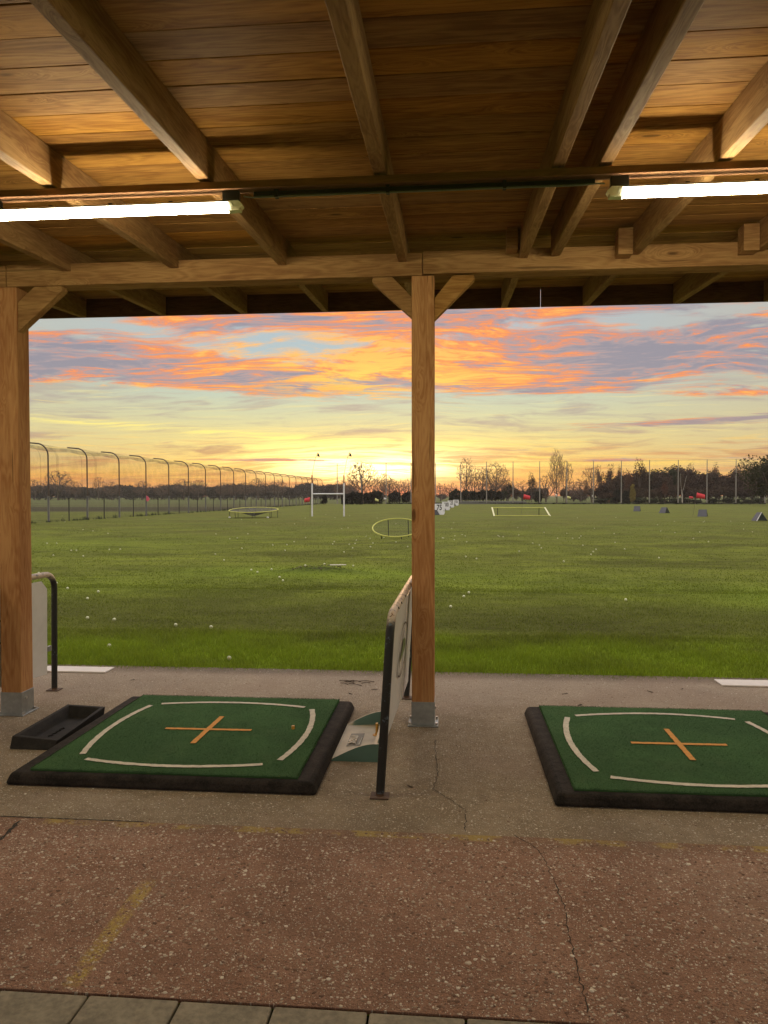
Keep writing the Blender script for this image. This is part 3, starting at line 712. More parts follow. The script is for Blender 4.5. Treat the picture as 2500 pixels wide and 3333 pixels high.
# ------------------------------------------------------------------ bay dividers
def divider(x0, x1, lean, label):
    """frame foot at (x0,3.90) near and (x1,5.83) far"""
    t = empty('bay_divider', (x0, 3.90, 0), label, 'divider', 'white bay dividers in black tube frames')
    def X_(y, z): return x0+(x1-x0)*(y-3.90)/1.93+lean*z
    def pt(y, z): return (X_(y, z)-x0, y-3.90, z)
    r = .12; fr_ = .0235; path = [pt(3.90, .006), pt(3.90, .45), pt(3.905, .84)]
    for k in range(1, 8):
        a = math.pi/2*k/7; path.append(pt(3.905+r-r*math.cos(a), .845+r*math.sin(a)))
    path += [pt(4.5, .966), pt(5.1, .967)]
    for k in range(0, 8):
        a = math.pi/2*k/7; path.append(pt(5.83-r+r*math.sin(a), .845+r*math.cos(a)))
    path += [pt(5.83, .45), pt(5.83, .006)]
    MB().tube(path, fr_, 12).build('frame', M_paint, t, smooth=True)
    for yy in (3.90, 5.83):
        c = pt(yy, 0); MB().box(c[0]-.05, c[0]+.05, c[1]-.045, c[1]+.045, .001, .009).build('foot_plate', simple('rusty_plate', (.10, .06, .04), .8) if 'rusty_plate' not in bpy.data.materials else bpy.data.materials['rusty_plate'], t, bevel=.002)
    for (ya, yb, xo) in ((3.965, 5.04, 0.), (5.043, 5.72, .006)):
        poly = []
        zb = lambda yy: .26-.10*(yy-3.965)/1.75
        if ya < 4: poly = [(ya, zb(ya)), (yb, zb(yb)), (yb, .918), (ya+.07, .918), (ya, .86)]
        else: poly = [(ya, zb(ya)), (yb, zb(yb)), (yb, .85), (yb-.07, .918), (ya, .918)]
        v = []
        for off in (-.005, .005):
            v += [(pt(p[0], p[1])[0]+off+xo, p[0]-3.90, p[1]) for p in poly]
        n = len(poly); f = [tuple(range(n)), tuple(range(n, 2*n))[::-1]]+[(i, i+n, (i+1) % n+n, (i+1) % n) for i in range(n)]
        pn = MB().add(v, f).build('panel', M_white, t, bevel=.0015, seg=1)
        if ya < 4:      # printed oval mark
            v = []; f = []; N_ = 48
            for k in range(N_):
                a = 2*math.pi*k/N_
                for q in (1., .955):
                    yy = 4.83+.40*q*math.cos(a)*1.; zz = .60+.165*(q-.02*(q < 1))*math.sin(a)
                    if yy > 5.04: yy = 5.04+(yy-5.04)*1.
                    v.append((pt(yy, zz)[0]+.0125, yy-3.90, zz))
            f = [(2*k, 2*k+1, (2*k+3) % (2*N_), (2*k+2) % (2*N_)) for k in range(N_)]
            MB().add(v, f).build('logo_ring', M_logo_b, pn)
            def flat(pts, nm, mt, o=.0128):
                MB().add([(pt(a, c)[0]+o, a-3.90, c) for a, c in pts], [tuple(range(len(pts)))]).build(nm, mt, pn)
            flat([(4.60, .555), (4.86, .55), (5.10, .575), (5.03, .625), (4.90, .66), (4.76, .60)], 'logo_leaf', M_logo_g)
            flat([(4.55, .50), (4.58, .495), (4.66, .58), (4.78, .68), (4.93, .715), (4.92, .723), (4.76, .695), (4.63, .60)], 'logo_stroke', M_logo_b, .0131)
    for yy, zz in ((3.93, .83), (5.76, .36)):
        c = pt(yy, zz); MB().box(c[0]-.008, c[0]+.012, c[1]-.03, c[1]+.02, zz-.02, zz+.02).build('bracket', M_galv, t)
    for yy in (4.12, 4.32, 4.62, 4.95):
        c = pt(yy, .967); MB().tube([(c[0]+.016, c[1], .972), (c[0]+.026, c[1], .975)], .007, 6).build('rivet', M_darkmet, t)
    return t
divider(-.372, -.345, .062, 'white divider panel in a worn black tube frame beside the middle post')
divider(-3.42, -3.250, .01, 'white divider panel in a black tube frame behind the left post')

# ------------------------------------------------------------------ tee mats
def tee_mat(cx, cy, ox0, ox1, oy0, oy1, tx0, tx1, ty0, ty1, label):
    t = empty('tee_mat', (cx, cy, 0), label, 'golf mat', 'green tee mats in black rubber frames')
    def T(mb): return xform(mb, Matrix.Translation((-cx, -cy, 0)))
    i = .028
    T(MB().hexa([(ox0, oy0, .001), (ox1, oy0, .001), (ox1, oy1, .001), (ox0, oy1, .001)],
                [(ox0+i, oy0+i*.6, .068), (ox1-i, oy0+i*.6, .068), (ox1-i, oy1-i*.6, .068), (ox0+i, oy1-i*.6, .068)])).build('rubber_frame', M_rubber, t, smooth=True, bevel=.022, seg=4)
    # turf: fine grid, slightly uneven
    nx = 60; v = []; f = []
    for b_ in range(nx+1):
        for a in range(nx+1):
            x = tx0+(tx1-tx0)*a/nx; y = ty0+(ty1-ty0)*b_/nx
            e = min(a, nx-a, b_, nx-b_)
            x += random.uniform(-.002, .002) if e == 0 else 0; y += random.uniform(-.002, .002) if e == 0 else 0
            v.append((x-cx, y-cy, .079+.0018*math.sin(x*5)*math.sin(y*4) - (.002 if e == 0 else 0)))
    n = nx+1; f = [(j*n+i_, j*n+i_+1, (j+1)*n+i_+1, (j+1)*n+i_) for j in range(nx) for i_ in range(nx)]
    ring = [i_ for i_ in range(n)]+[j*n+nx for j in range(1, n)]+[nx*n+i_ for i_ in range(nx-1, -1, -1)]+[j*n for j in range(nx-1, 0, -1)]
    o0 = len(v); v += [(v[k][0], v[k][1], .0665) for k in ring]
    m_ = len(ring); f += [(ring[(k+1) % m_], ring[k], o0+k, o0+(k+1) % m_) for k in range(m_)]
    MB().add(v, f).build('turf', M_turf, t, smooth=True)
    # fibres
    N_ = 26000
    x = tx0+(tx1-tx0)*rng.random(N_); y = ty0+(ty1-ty0)*rng.random(N_)
    edge = rng.random(N_) < .18
    sel = rng.integers(0, 4, N_)
    x = np.where(edge & (sel == 0), tx0+rng.random(N_)*.004, x); x = np.where(edge & (sel == 1), tx1-rng.random(N_)*.004, x)
    y = np.where(edge & (sel == 2), ty0+rng.random(N_)*.004, y); y = np.where(edge & (sel == 3), ty1-rng.random(N_)*.004, y)
    z = .0785+.0018*np.sin(x*5)*np.sin(y*4)
    th = rng.random(N_)*6.283; l = rng.normal(0, .0035, (N_, 2)); h = .0035+.004*rng.random(N_); wv = .0011
    A = np.stack([x-np.cos(th)*wv-cx, y-np.sin(th)*wv-cy, z], 1); B = np.stack([x+np.cos(th)*wv-cx, y+np.sin(th)*wv-cy, z], 1)
    T3 = np.stack([x+l[:, 0]-cx, y+l[:, 1]-cy, z+h], 1)
    V_ = np.stack([A, B, T3], 1).reshape(-1, 3); F_ = np.arange(3*N_).reshape(-1, 3)
    np_mesh('turf_fibres', V_, F_, M_turf, t)
    def strip(pts, wd, nm, mt, zz):
        P = []
        for a, b_ in zip(pts[:-1], pts[1:]):
            k_ = max(1, int(math.dist(a, b_)/.02))
            P += [(a[0]+(b_[0]-a[0])*q/k_, a[1]+(b_[1]-a[1])*q/k_) for q in range(k_)]
        P.append(pts[-1]); v = []; f = []
        for k_, p in enumerate(P):
            q = P[min(k_+1, len(P)-1)]; r_ = P[max(k_-1, 0)]; d = Vector((q[0]-r_[0], q[1]-r_[1])); d.normalize()
            for s in (-1, 1):
                ww = wd/2+random.uniform(-.0022, .0022)
                X2 = p[0]-d.y*ww*s; Y2 = p[1]+d.x*ww*s
                v.append((X2-cx, Y2-cy, zz+.0018*math.sin(X2*5)*math.sin(Y2*4)))
            if k_: f.append((2*k_-2, 2*k_-1, 2*k_+1, 2*k_)[::-1])
        MB().add(v, f).build(nm, mt, t)
    def arc(a, b_, sag):
        mid = ((a[0]+b_[0])/2+sag[0], (a[1]+b_[1])/2+sag[1]); pts = []
        for k_ in range(13):
            u = k_/12; pts.append((a[0]*(1-u)**2+2*u*(1-u)*(mid[0]*2-(a[0]+b_[0])/2)+b_[0]*u*u, a[1]*(1-u)**2+2*u*(1-u)*(mid[1]*2-(a[1]+b_[1])/2)+b_[1]*u*u))
        return pts
    mx_, my_ = (tx0+tx1)/2, cy
    for a, b_, s in (((-.59, -.51), (-.59, .50), (-.065, 0)), ((.59, -.51), (.59, .50), (.065, 0)), ((-.53, -.585), (.51, -.585), (0, -.075)), ((-.53, .545), (.53, .545), (0, .085))):
        strip(arc((cx+a[0], cy+a[1]), (cx+b_[0], cy+b_[1]), s), .036, 'boundary_line', M_line, .0832)
    strip([(cx-.285, cy-.005), (cx+.285, cy+.005)], .034, 'cross_mark', M_orange, .0836)
    strip([(cx-.004, cy-.283), (cx+.004, cy+.283)], .034, 'cross_mark', M_orange, .0848)
    return t
tee_mat(-1.567, 4.68, -2.46, -.705, 3.87, 5.495, -2.335, -.822, 3.925, 5.47, 'green tee mat with white arcs and orange cross, between the left post and middle divider')
tee_mat(1.39, 4.648, .53, 2.29, 3.84, 5.468, .640, 2.185, 3.895, 5.432, 'green tee mat with an orange cross, right of the middle post')
te = MB(); te.cyl((0, 0, 0), .011, .02, 12)
tag(te.build('tee', M_tee, smooth=True), 'short orange rubber tee stub in the turf of the left mat', 'golf tee').location = (-1.02, 4.745, .0795)

# black ball tray on the left
bt = empty('ball_tray', (-2.585, 4.78, 0), 'black rubber ball tray lying open beside the left tee mat', 'ball tray')
x0, x1, y0, y1 = -.19, .10, -.345, .34
mb = MB()
lo = [(x0, y0), (x1, y0), (x1, y1), (x0, y1)]; i1 = .02; zt = [.075, .055, .085, .095]
top = [(x0-.0, y0+.03), (x1+.012, y0+.03), (x1+.012, y1), (x0+.02, y1-.0)]
inn = [(x0+.03, y0+.06), (x1-.014, y0+.06), (x1-.014, y1-.03), (x0+.045, y1-.03)]
fl = [(x0+.065, y0+.10), (x1-.03, y0+.10), (x1-.03, y1-.07), (x0+.075, y1-.07)]
v = [(a, b_, .001) for a, b_ in lo]+[(a, b_, z) for (a, b_), z in zip(top, zt)]+[(a, b_, z) for (a, b_), z in zip(inn, zt)]+[(a, b_, .018) for a, b_ in fl]
f = [(0, 3, 2, 1), (12, 13, 14, 15)]
for k in range(4):
    n_ = (k+1) % 4
    f += [(k, n_, 4+n_, 4+k), (4+k, 4+n_, 8+n_, 8+k), (8+k, 8+n_, 12+n_, 12+k)]
MB().add(v, f).build('tray_body', M_rubber2, bt, bevel=.005, seg=3)
sw = MB()
sw.tube([(-.05+.022*(k % 2), -.14+.024*k, .0215) for k in range(9)], .0035, 6)
sw.build('embossed_mark', M_rubber2, bt, smooth=True)

# green ball tray
gt = empty('ball_tray', (-.55, 4.72, 0), 'faded green scoop-shaped ball tray with raised lettering, between mat and divider', 'ball tray')
x0, x1 = -.715+.55, -.425+.55; ya, yb = 4.40-4.72, 5.10-4.72
mb = MB(); n = 14
def hh(u): return .012+.098*math.sin(min(1, u*1.05)*math.pi/2)**1.1
def fl_(u): return .010+.018*u
tops = []
for side, yy, ins in ((0, ya, .016), (1, yb, -.016)):
    v = []; f = []
    for k in range(n+1):
        u = k/n; x = x0+(x1-x0)*u; s_ = hh(u)
        off = -.0*u
        v += [(x, yy, .001), (x, yy+ins*.2, s_), (x, yy+ins, s_), (x, yy+ins*2.2, fl_(u))]
    for k in range(n):
        for j in range(3):
            q = (4*k+j, 4*(k+1)+j, 4*(k+1)+j+1, 4*k+j+1)
            f.append(q if side == 0 else q[::-1])
    mb.add(v, f)
v = []; f = []
for k in range(n+1):
    u = k/n; x = x0+(x1-x0)*u
    v += [(x, ya+.035, fl_(u)), (x, yb-.035, fl_(u)), (x, ya, .001), (x, yb, .001)]
for k in range(n): f += [(4*k, 4*k+4, 4*k+5, 4*k+1)]
mb.add(v, f)
mb.hexa([(x1-.02, ya, .001), (x1, ya, .001), (x1, yb, .001), (x1-.02, yb, .001)], [(x1-.03, ya, .110), (x1-.012, ya, .110), (x1-.012, yb, .110), (x1-.03, yb, .110)])
mb.box(x0, x0+.012, ya, yb, .001, .012)
mb.build('tray_body', M_gtray, gt, smooth=True)
def text_mesh(body, size, mat, name, parent, loc, rot, sx=.7, ext=.002, off=.0, align='CENTER'):
    cu = bpy.data.curves.new(name, 'FONT'); cu.body = body; cu.size = size; cu.extrude = ext; cu.offset = off
    cu.align_x = align; cu.align_y = 'CENTER'; cu.resolution_u = 3
    tmp = bpy.data.objects.new('tmp_text', cu); col.objects.link(tmp)
    dg = bpy.context.evaluated_depsgraph_get(); me = bpy.data.meshes.new_from_object(tmp.evaluated_get(dg))
    bpy.data.objects.remove(tmp); me.name = name; me.materials.clear(); me.materials.append(mat)
    for p in me.polygons: p.material_index = 0
    o = link(name, me, parent); o.location = loc; o.rotation_euler = rot; o.scale = (sx, 1, 1); return o
M_let = simple('tray_letters', (.50, .46, .38), .5); M_recess = simple('tray_recess', (.20, .18, .14), .6)
MB().hexa([(-.105, -.09, .0150), (-.015, -.09, .020), (-.015, .155, .020), (-.105, .155, .0150)],
          [(-.105, -.09, .0165), (-.015, -.09, .0212), (-.015, .155, .0212), (-.105, .155, .0165)]).build('lettering_plate', M_recess, gt)
text_mesh('Imax', .105, M_let, 'raised_lettering', gt, (-.066, .03, .0215), (0, -R(3), -math.pi/2), .95, .002, .001)
MB().hexa([(-.030, -.07, .0200), (-.024, -.07, .0203), (-.020, .06, .0203), (-.024, .06, .0200)],
          [(-.030, -.07, .0235), (-.024, -.07, .0238), (-.020, .06, .0238), (-.024, .06, .0235)]).build('lettering_stroke', M_let, gt)
te = empty('tee', (-.480, 4.835, .0255), 'tall orange rubber tee on a round foot standing in the green tray', 'golf tee')
MB().cyl((0, 0, 0), .030, .004, 20, r2=.026).build('foot', M_tee, te, smooth=True)
MB().tube([(0, 0, .003), (0, 0, .02), (0, 0, .078)], [.013, .0095, .0095], 14).build('stem', M_tee, te, smooth=True)

# boards by the grass
tag(MB().box(-.62, .62, -.095, .095, 0, .012).build('board', M_wboard, bevel=.002), 'long white board lying at the grass edge behind the left divider', 'board').location = (-3.72, 6.515, .002)
tag(MB().box(-.70, .70, -.10, .10, 0, .012).build('board', M_wboard, bevel=.002), 'long white board lying at the grass edge at the far right', 'board').location = (2.965, 6.505, .002)
tw = MB()
for k in range(9):
    a = random.uniform(-.5, .5); x, y = random.uniform(-.12, .13), random.uniform(-.06, .06); l = random.uniform(.05, .15)
    tw.tube([(x, y, .006), (x+l*.5*math.cos(a), y+l*.5*math.sin(a), .011), (x+l*math.cos(a), y+l*math.sin(a), .004)], .003, 5)
tag(tw.build('twig', M_bark), 'small clump of dark dry twigs on the slab beyond the middle divider', 'twigs').location = (-.86, 6.28, 0)
lf = MB()
for i in range(5):
    a = i/4*math.pi; lf.v.append((.028*math.cos(a), .016*math.sin(a), .002+.006*math.sin(a*2)))
lf.f.append((0, 1, 2, 3, 4)); lf.mi.append(0)
leaf0 = lf.build('fallen_leaf', simple('dead_leaf', (.07, .045, .025), .8))
for i, (x, y) in enumerate([(-.80, 5.92), (.92, 6.05), (1.62, 6.18), (-.22, 4.05), (.98, 5.72), (-2.75, 6.2), (1.9, 6.3), (-.62, 6.05)]):
    o = leaf0 if i == 0 else copy_tree(leaf0)
    o.location = (x, y, .002); o.rotation_euler = (random.uniform(-.2, .2), 0, random.uniform(0, 6))
    tag(o, 'tiny dark fallen leaf lying on the grey concrete slab', 'leaf', 'dead leaves on the slab')

# ------------------------------------------------------------------ golf balls
bm = bmesh.new(); bmesh.ops.create_icosphere(bm, subdivisions=3, radius=.0214)
me = bpy.data.meshes.new('golf_ball'); bm.to_mesh(me); bm.free(); me.materials.append(M_ball)
ball0 = link('golf_ball', me, None, True)
near = [(126, 1858), (184, 1892), (220, 1911), (320, 1922), (285, 1945), (285, 2008), (372, 2013), (572, 2030), (687, 2037), (356, 2098), (746, 2138),
        (910, 1877), (921, 1887), (838, 1862), (818, 1854), (884, 1855), (994, 1860), (1056, 1855), (1467, 1971), (1510, 1938), (1526, 1925), (2037, 1949), (1255, 2152)]
lab = {0: 'pale golf ball by itself on the lawn, just above the left divider frame', 1: 'pale golf ball on the lawn, first of two right of the left divider top', 3: 'pale golf ball on the lawn, rightmost of the loose group near the left divider',
       5: 'pale golf ball in darker grass, leftmost of the near row of four', 6: 'pale golf ball in darker grass, second of the near row of four from the left', 7: 'pale golf ball in darker grass, third of the near row of four from the left',
       8: 'pale golf ball in darker grass, rightmost of the near row of four', 9: 'golf ball half sunk in the lush grass above the left white board', 10: 'golf ball half sunk in lush grass above the far edge of the left mat',
       18: 'pale golf ball nearest to the middle post on its right, on open lawn', 21: 'single pale golf ball on the lawn above the right tee mat', 22: 'golf ball in the grass edge just left of the middle divider leg'}
pts = []
for i, (px, py) in enumerate(near):
    p = at(px, py+3, 10.); d = p-Vector((0, 0, CAM_H)); q = Vector((0, 0, CAM_H))+d*(CAM_H-.022)/(-d.z)
    pts.append((q.x, q.y, lab.get(i)))
mid_px = [(153, 1768), (232, 1793), (249, 1793), (271, 1810), (174, 1808), (356, 1789), (185, 1768), (701, 1801), (729, 1822), (787, 1783), (772, 1751), (748, 1754), (807, 1737), (888, 1774), (934, 1773),
          (1088, 1761), (1120, 1798), (1150, 1840), (995, 1748), (1192, 1745), (1205, 1752), (1206, 1780), (1327, 1779), (1160, 1757), (1137, 1771), (1156, 1768), (1214, 1767), (1289, 1764), (1133, 1718), (1112, 1720),
          (1440, 1752), (1444, 1752), (1519, 1764), (1551, 1818), (1516, 1811), (1504, 1740), (1625, 1745), (1638, 1746), (1690, 1792), (1734, 1767), (1756, 1774), (1771, 1732), (1864, 1751), (1835, 1826),
          (1897, 1774), (1940, 1788), (1999, 1735), (2002, 1764), (2033, 1788), (2145, 1815), (2140, 1708), (2151, 1729), (2257, 1754), (2306, 1764), (1845, 1735), (1935, 1719), (2420, 1722), (2449, 1730)]
for px, py in mid_px:
    d = at(px, py, 10.)-Vector((0, 0, CAM_H)); q = Vector((0, 0, CAM_H))+d*(CAM_H-.02)/(-d.z); pts.append((q.x, q.y, None))
for k in range(52):
    y = random.uniform(19, 62); u = random.gauss(-.05, .22) if k % 2 else random.uniform(-.55, .42)
    pts.append((u*y-.03*y, y, None))
for i, (x, y, lb) in enumerate(pts):
    o = ball0 if i == 0 else copy_tree(ball0)
    o.location = (x, y, lawn_z(x, y)+(.032 if y < 12.5 else .026)); o.rotation_euler = (random.random()*3, random.random()*3, 0)
    tag(o, lb or ('small pale golf ball on the lawn around the low mound' if y < 17 else 'tiny far golf ball scattered on the open lawn of the range'), 'golf ball', 'golf balls lying on the range')

# mound rubble
mr = MB()
for k in range(60):
    a = random.random()*6.28; r = random.random()**.5
    x, y = -2.75+.55*r*math.cos(a), 15.15+.22*r*math.sin(a); s = random.uniform(.008, .022)
    mr.ball((x, y, lawn_z(x, y)+.02+s*.2), s, 6, 4, .6)
tag(mr.build('earth', simple('dry_earth', (.11, .10, .045), .95)), 'bare crumbly earth on top of the low grass mound', 'earth', kind='stuff')
tag(MB().tube([(-.17, .03, 0), (.17, -.03, .012)], .010, 8).build('stick', M_wboard), 'short white stick lying on the low grass mound', 'stick').location = (-2.30, 15.12, lawn_z(-2.3, 15.12)+.045)

# ------------------------------------------------------------------ targets on the range
def ring_pts(c, r, tilt, n=40, ry=None):
    ry = ry or r
    return [(c[0]+r*math.cos(2*math.pi*k/n), c[1]+ry*math.sin(2*math.pi*k/n)*math.cos(tilt), c[2]+ry*math.sin(2*math.pi*k/n)*math.sin(tilt)) for k in range(n)]
hp = empty('hoop_target', (-2.02, 27.9, 0), 'round yellow hoop target tilted on short dark legs, half behind the middle post', 'target')
MB().tube(ring_pts((0, 0, .40), .90, R(20), 48), .024, 8, closed=True).build('hoop', M_yel, hp, smooth=True)
for a, ztop in ((115, .68), (64, .68), (235, .13), (285, .10)):
    x = .9*math.cos(R(a)); y = .9*math.sin(R(a))*math.cos(R(20)); z = .40+.9*math.sin(R(a))*math.sin(R(20))
    MB().tube([(x, y, z), (x+.02, y+.02, -.02)], .018, 6).build('leg', M_darkmet, hp)
MB().add([(p[0], p[1], p[2]-.02) for p in ring_pts((0, 0, .40), .88, R(20), 24)]+[(0, 0, .22)], [(k, (k+1) % 24, 24) for k in range(24)]).build('net', netmat('hoop_net', .18, (.06, .07, .03)), hp)

bx_ = at(826, 1680, 53.5)
bt2 = empty('basket_target', (bx_.x, 53.5, 0), 'wide yellow ring target with a sagging net on thin legs by the left fence', 'target')
rp = ring_pts((0, 0, .56), 1.78, R(5), 48); MB().tube(rp, .034, 8, closed=True).build('hoop', M_yel, bt2, smooth=True)
v = [p for p in ring_pts((0, 0, .56), 1.74, R(5), 32)]+[(p[0]*.5, p[1]*.5, .33) for p in ring_pts((0, 0, 0), 1.74, 0, 32)]+[(0, 0, .08)]
MB().add(v, [(k, (k+1) % 32, 32+(k+1) % 32, 32+k) for k in range(32)]+[(32+k, 32+(k+1) % 32, 64) for k in range(32)]).build('net', M_bag, bt2, smooth=True)
for k in range(8):
    a = 2*math.pi*k/8+.2; x, y = 1.74*math.cos(a), 1.74*math.sin(a)
    MB().tube([(x, y, .55+.15*math.sin(a)), (x, y, -.02)], .018, 6).build('leg', M_darkmet, bt2)
for x in (-1.45, 1.35): MB().ball((x, -1.2, .04), .09, 8, 5, .6).build('weight', M_whtf, bt2)

fr = empty('frame_target', (5.45, 57.4, 0), 'low yellow rectangular frame target leaning back on dark legs', 'target')
yb_, zb_, yt_, zt_ = 0., .05, 3.2, .60
MB().tube([(-2.07, yb_, zb_), (2.07, yb_, zb_)], .034, 8).build('bottom_bar', M_yel, fr, smooth=True)
MB().tube([(-2.07, yt_, zt_), (2.07, yt_, zt_)], .040, 8).build('top_bar', M_yel, fr, smooth=True)
for x in (-2.1, 2.1):
    v = MB(); v.hexa([(x-.06, yb_-.02, .02), (x+.06, yb_-.02, .02), (x+.06, yb_+.05, .02), (x-.06, yb_+.05, .02)], [(x-.06, yt_-.02, zt_+.04), (x+.06, yt_-.02, zt_+.04), (x+.06, yt_+.05, zt_+.04), (x-.06, yt_+.05, zt_+.04)])
    v.build('side_bar', simple('pale_yellow_bar', (.55, .53, .28), .5) if 'pale_yellow_bar' not in bpy.data.materials else bpy.data.materials['pale_yellow_bar'], fr)
for x in (-1.65, 1.65): MB().tube([(x, yt_, zt_), (x, yt_+.1, -.02)], .03, 6).build('leg', M_darkmet, fr)

# mini goal
gl_ = empty('goal_posts', (-9.4, 56.9, 0), 'white rugby style goal posts with a crossbar on the range', 'goal')
for x in (-1.27, 1.22):
    po = MB().tube([(x, 0, -.02), (x, 0, 2.55)], .062, 10).build('upright', M_wpost, gl_, smooth=True)
    MB().tube([(x, 0, 2.55), (x, 0, 3.2)], .05, 8).build('upright_top', simple('orange_brown_tube', (.28, .11, .05), .6) if 'orange_brown_tube' not in bpy.data.materials else bpy.data.materials['orange_brown_tube'], po, smooth=True)
MB().tube([(-1.27, 0, 1.73), (1.22, 0, 1.73)], .05, 8).build('crossbar', M_wpost, gl_, smooth=True)
for x, lbl in ((-1.27, 'left'), (1.22, 'right')):
    fo = empty('pennant', (-9.4+x, 56.9, 3.2), 'small black pennant on a bent rod on top of the %s goal upright' % lbl, 'flag', 'pennants on the goal uprights')
    MB().tube([(0, 0, -.05), (.10, 0, .5), (.22, 0, 1.1), (.42, 0, 1.72)], .014, 5).build('rod', M_darkmet, fo)
    MB().add([(.40, 0, 1.45), (.60, .02, 1.40), (.58, .04, 1.55), (.46, 0, 1.75), (.40, .015, 1.45), (.60, .035, 1.40), (.58, .055, 1.55), (.46, .015, 1.75)], [(0, 1, 2, 3), (7, 6, 5, 4), (0, 4, 5, 1), (1, 5, 6, 2), (2, 6, 7, 3), (3, 7, 4, 0)]).build('flag_cloth', M_blk, fo)

def flag(px, py_base, Y, h, lean, fw, fh, mat, label, side=1, droop=.3):
    p = at(px, py_base, Y)
    t = empty('flag', (p.x, Y, 0), label, 'flag', 'flags marking the range')
    MB().tube([(0, 0, -.02), (lean*.5, 0, h*.5), (lean, 0, h)], max(.010, Y*.00013), 6).build('flag_pole', simple('flag_pole_grey', (.12, .10, .07), .6) if 'flag_pole_grey' not in bpy.data.materials else bpy.data.materials['flag_pole_grey'], t)
    n = 8; v = []; f = []
    for k in range(n+1):
        u = k/n; x = lean+side*fw*u; wv = .06*fw*math.sin(u*7)
        v += [(x, wv, h-fh*droop*u), (x-side*.10*fh*(1-u), wv, h-fh*droop*u-fh*(1-.22*u)), ]
    for k in range(n): f.append((2*k, 2*k+1, 2*k+3, 2*k+2))
    o = MB().add(v, f).build('flag_cloth', mat, t, smooth=True)
    s_ = o.modifiers.new('thick', 'SOLIDIFY'); s_.thickness = .006
    return t
flag(1009, 1686, 52.5, 1.50, .02, -.42, .34, M_redf, 'red flag on a thin pole left of the white goal posts', 1, .35)
flag(1696, 1679, 58.5, 1.69, .20, .50, .38, M_redf, 'red flag on a thin pole behind the low yellow frame target', 1, .35)
flag(2255, 1680, 58.3, 1.80, .28, .62, .42, M_redf, 'large red flag on a leaning pole beside the dark wedge targets', 1, .42)
flag(2241, 1641, 133., 1.42, .1, .70, .42, M_redf, 'small far red flag in front of the wood on the right', 1, .25)
flag(1221, 1636, 118., 1.20, .0, .55, .42, M_yelf, 'pale yellow flag in front of the dark hedge near the middle post', 1, .6)
flag(1249, 1636, 128., 1.25, .0, .45, .34, M_whtf, 'white flag beside the right end of the dark hedge', 1, .3)
flag(1845, 1634, 150., 1.5, .0, .80, .50, M_yelf, 'pale yellow flag on the far green right of the tall willow', 1, .5)
flag(1808, 1636, 150., 1.9, .0, .30, .55, M_whtf, 'white flag at the foot of the tall willow', 1, .3)
flag(1927, 1634, 155., 1.7, .0, .28, .45, M_whtf, 'white flag by a far net pole in front of the wood', 1, .3)

# A-frame wedge targets
def wedge(x, y, rz, label, white=False):
    t = empty('wedge_target', (x, y, 0), label, 'target', 'dark wedge targets on the right of the range', rz)
    for s in (-1, 1):
        MB().hexa([(s*.34-.012, -.33, 0), (s*.34+.012, -.33, 0), (s*.34+.012, .33, 0), (s*.34-.012, .33, 0)],
                  [(s*.01-.012, -.27, .52), (s*.01+.012, -.27, .52), (s*.01+.012, .27, .52), (s*.01-.012, .27, .52)]).build('board', M_wedge, t)
    for yy in (-.29, .27):
        MB().prism([(-.30, .02), (.30, .02), (0, .49)], 'y', yy, yy+.02).build('end_panel', M_blk, t)
    if white:
        MB().hexa([(-.36, -.345, .0), (-.31, -.345, .0), (-.31, -.325, .0), (-.36, -.325, .0)], [(-.03, -.285, .54), (.01, -.285, .54), (.01, -.265, .54), (-.03, -.265, .54)]).build('edge_strip', M_whtf, t)
wedge(18.53, 76., R(72), 'farthest dark wedge target, below the yellow columnar tree')
wedge(18.99, 68.2, R(38), 'second farthest dark wedge target, its grey side turned right')
wedge(18.8, 57.5, R(66), 'large dark grey wedge target right of the leaning red flag pole')
wedge(19.1, 48., R(6), 'nearest dark wedge target with a white edge strip, at the right border', True)

# distance signs
def sign(px, Y, txt, label, dig_px=0):
    p = at(px, 1660, Y)
    t = empty('distance_sign', (p.x, Y, 0), label, 'sign', 'white distance signs in a row', R(-6))
    poly = [(-.43, .92), (.43, .92), (.43, .18), (.34, .02), (-.0, .02), (-.20, .36), (-.43, .36)]
    MB().prism(poly[::-1], 'y', -.02, .02).build('sign_board', M_sign, t)
    text_mesh(txt, .62, M_ink, 'sign_number', t, (-.02 if len(txt) == 2 else .0, -.026, .60), (math.pi/2, 0, 0), .72 if len(txt) == 2 else .60, .003, .012)
    text_mesh('m', .16, M_ink, 'sign_unit', t, (.37, -.026, .36), (math.pi/2, 0, 0), .5, .003, .004)
    MB().hexa([(-.62, -.25, 0), (.04, -.25, 0), (.04, .15, 0), (-.62, .15, 0)], [(-.50, -.14, .42), (-.22, -.14, .42), (-.22, .05, .42), (-.50, .05, .42)]).build('base_wedge', M_wedge, t, bevel=.01)
sign(1431, 61., '75', 'white distance sign reading 75, nearest of the row')
sign(1452, 80., '100', 'white distance sign reading 100, behind the 75 sign')
sign(1468, 98., '125', 'white distance sign reading 125, third of the row')
sign(1484, 116., '150', 'white distance sign reading 150, last of the row')

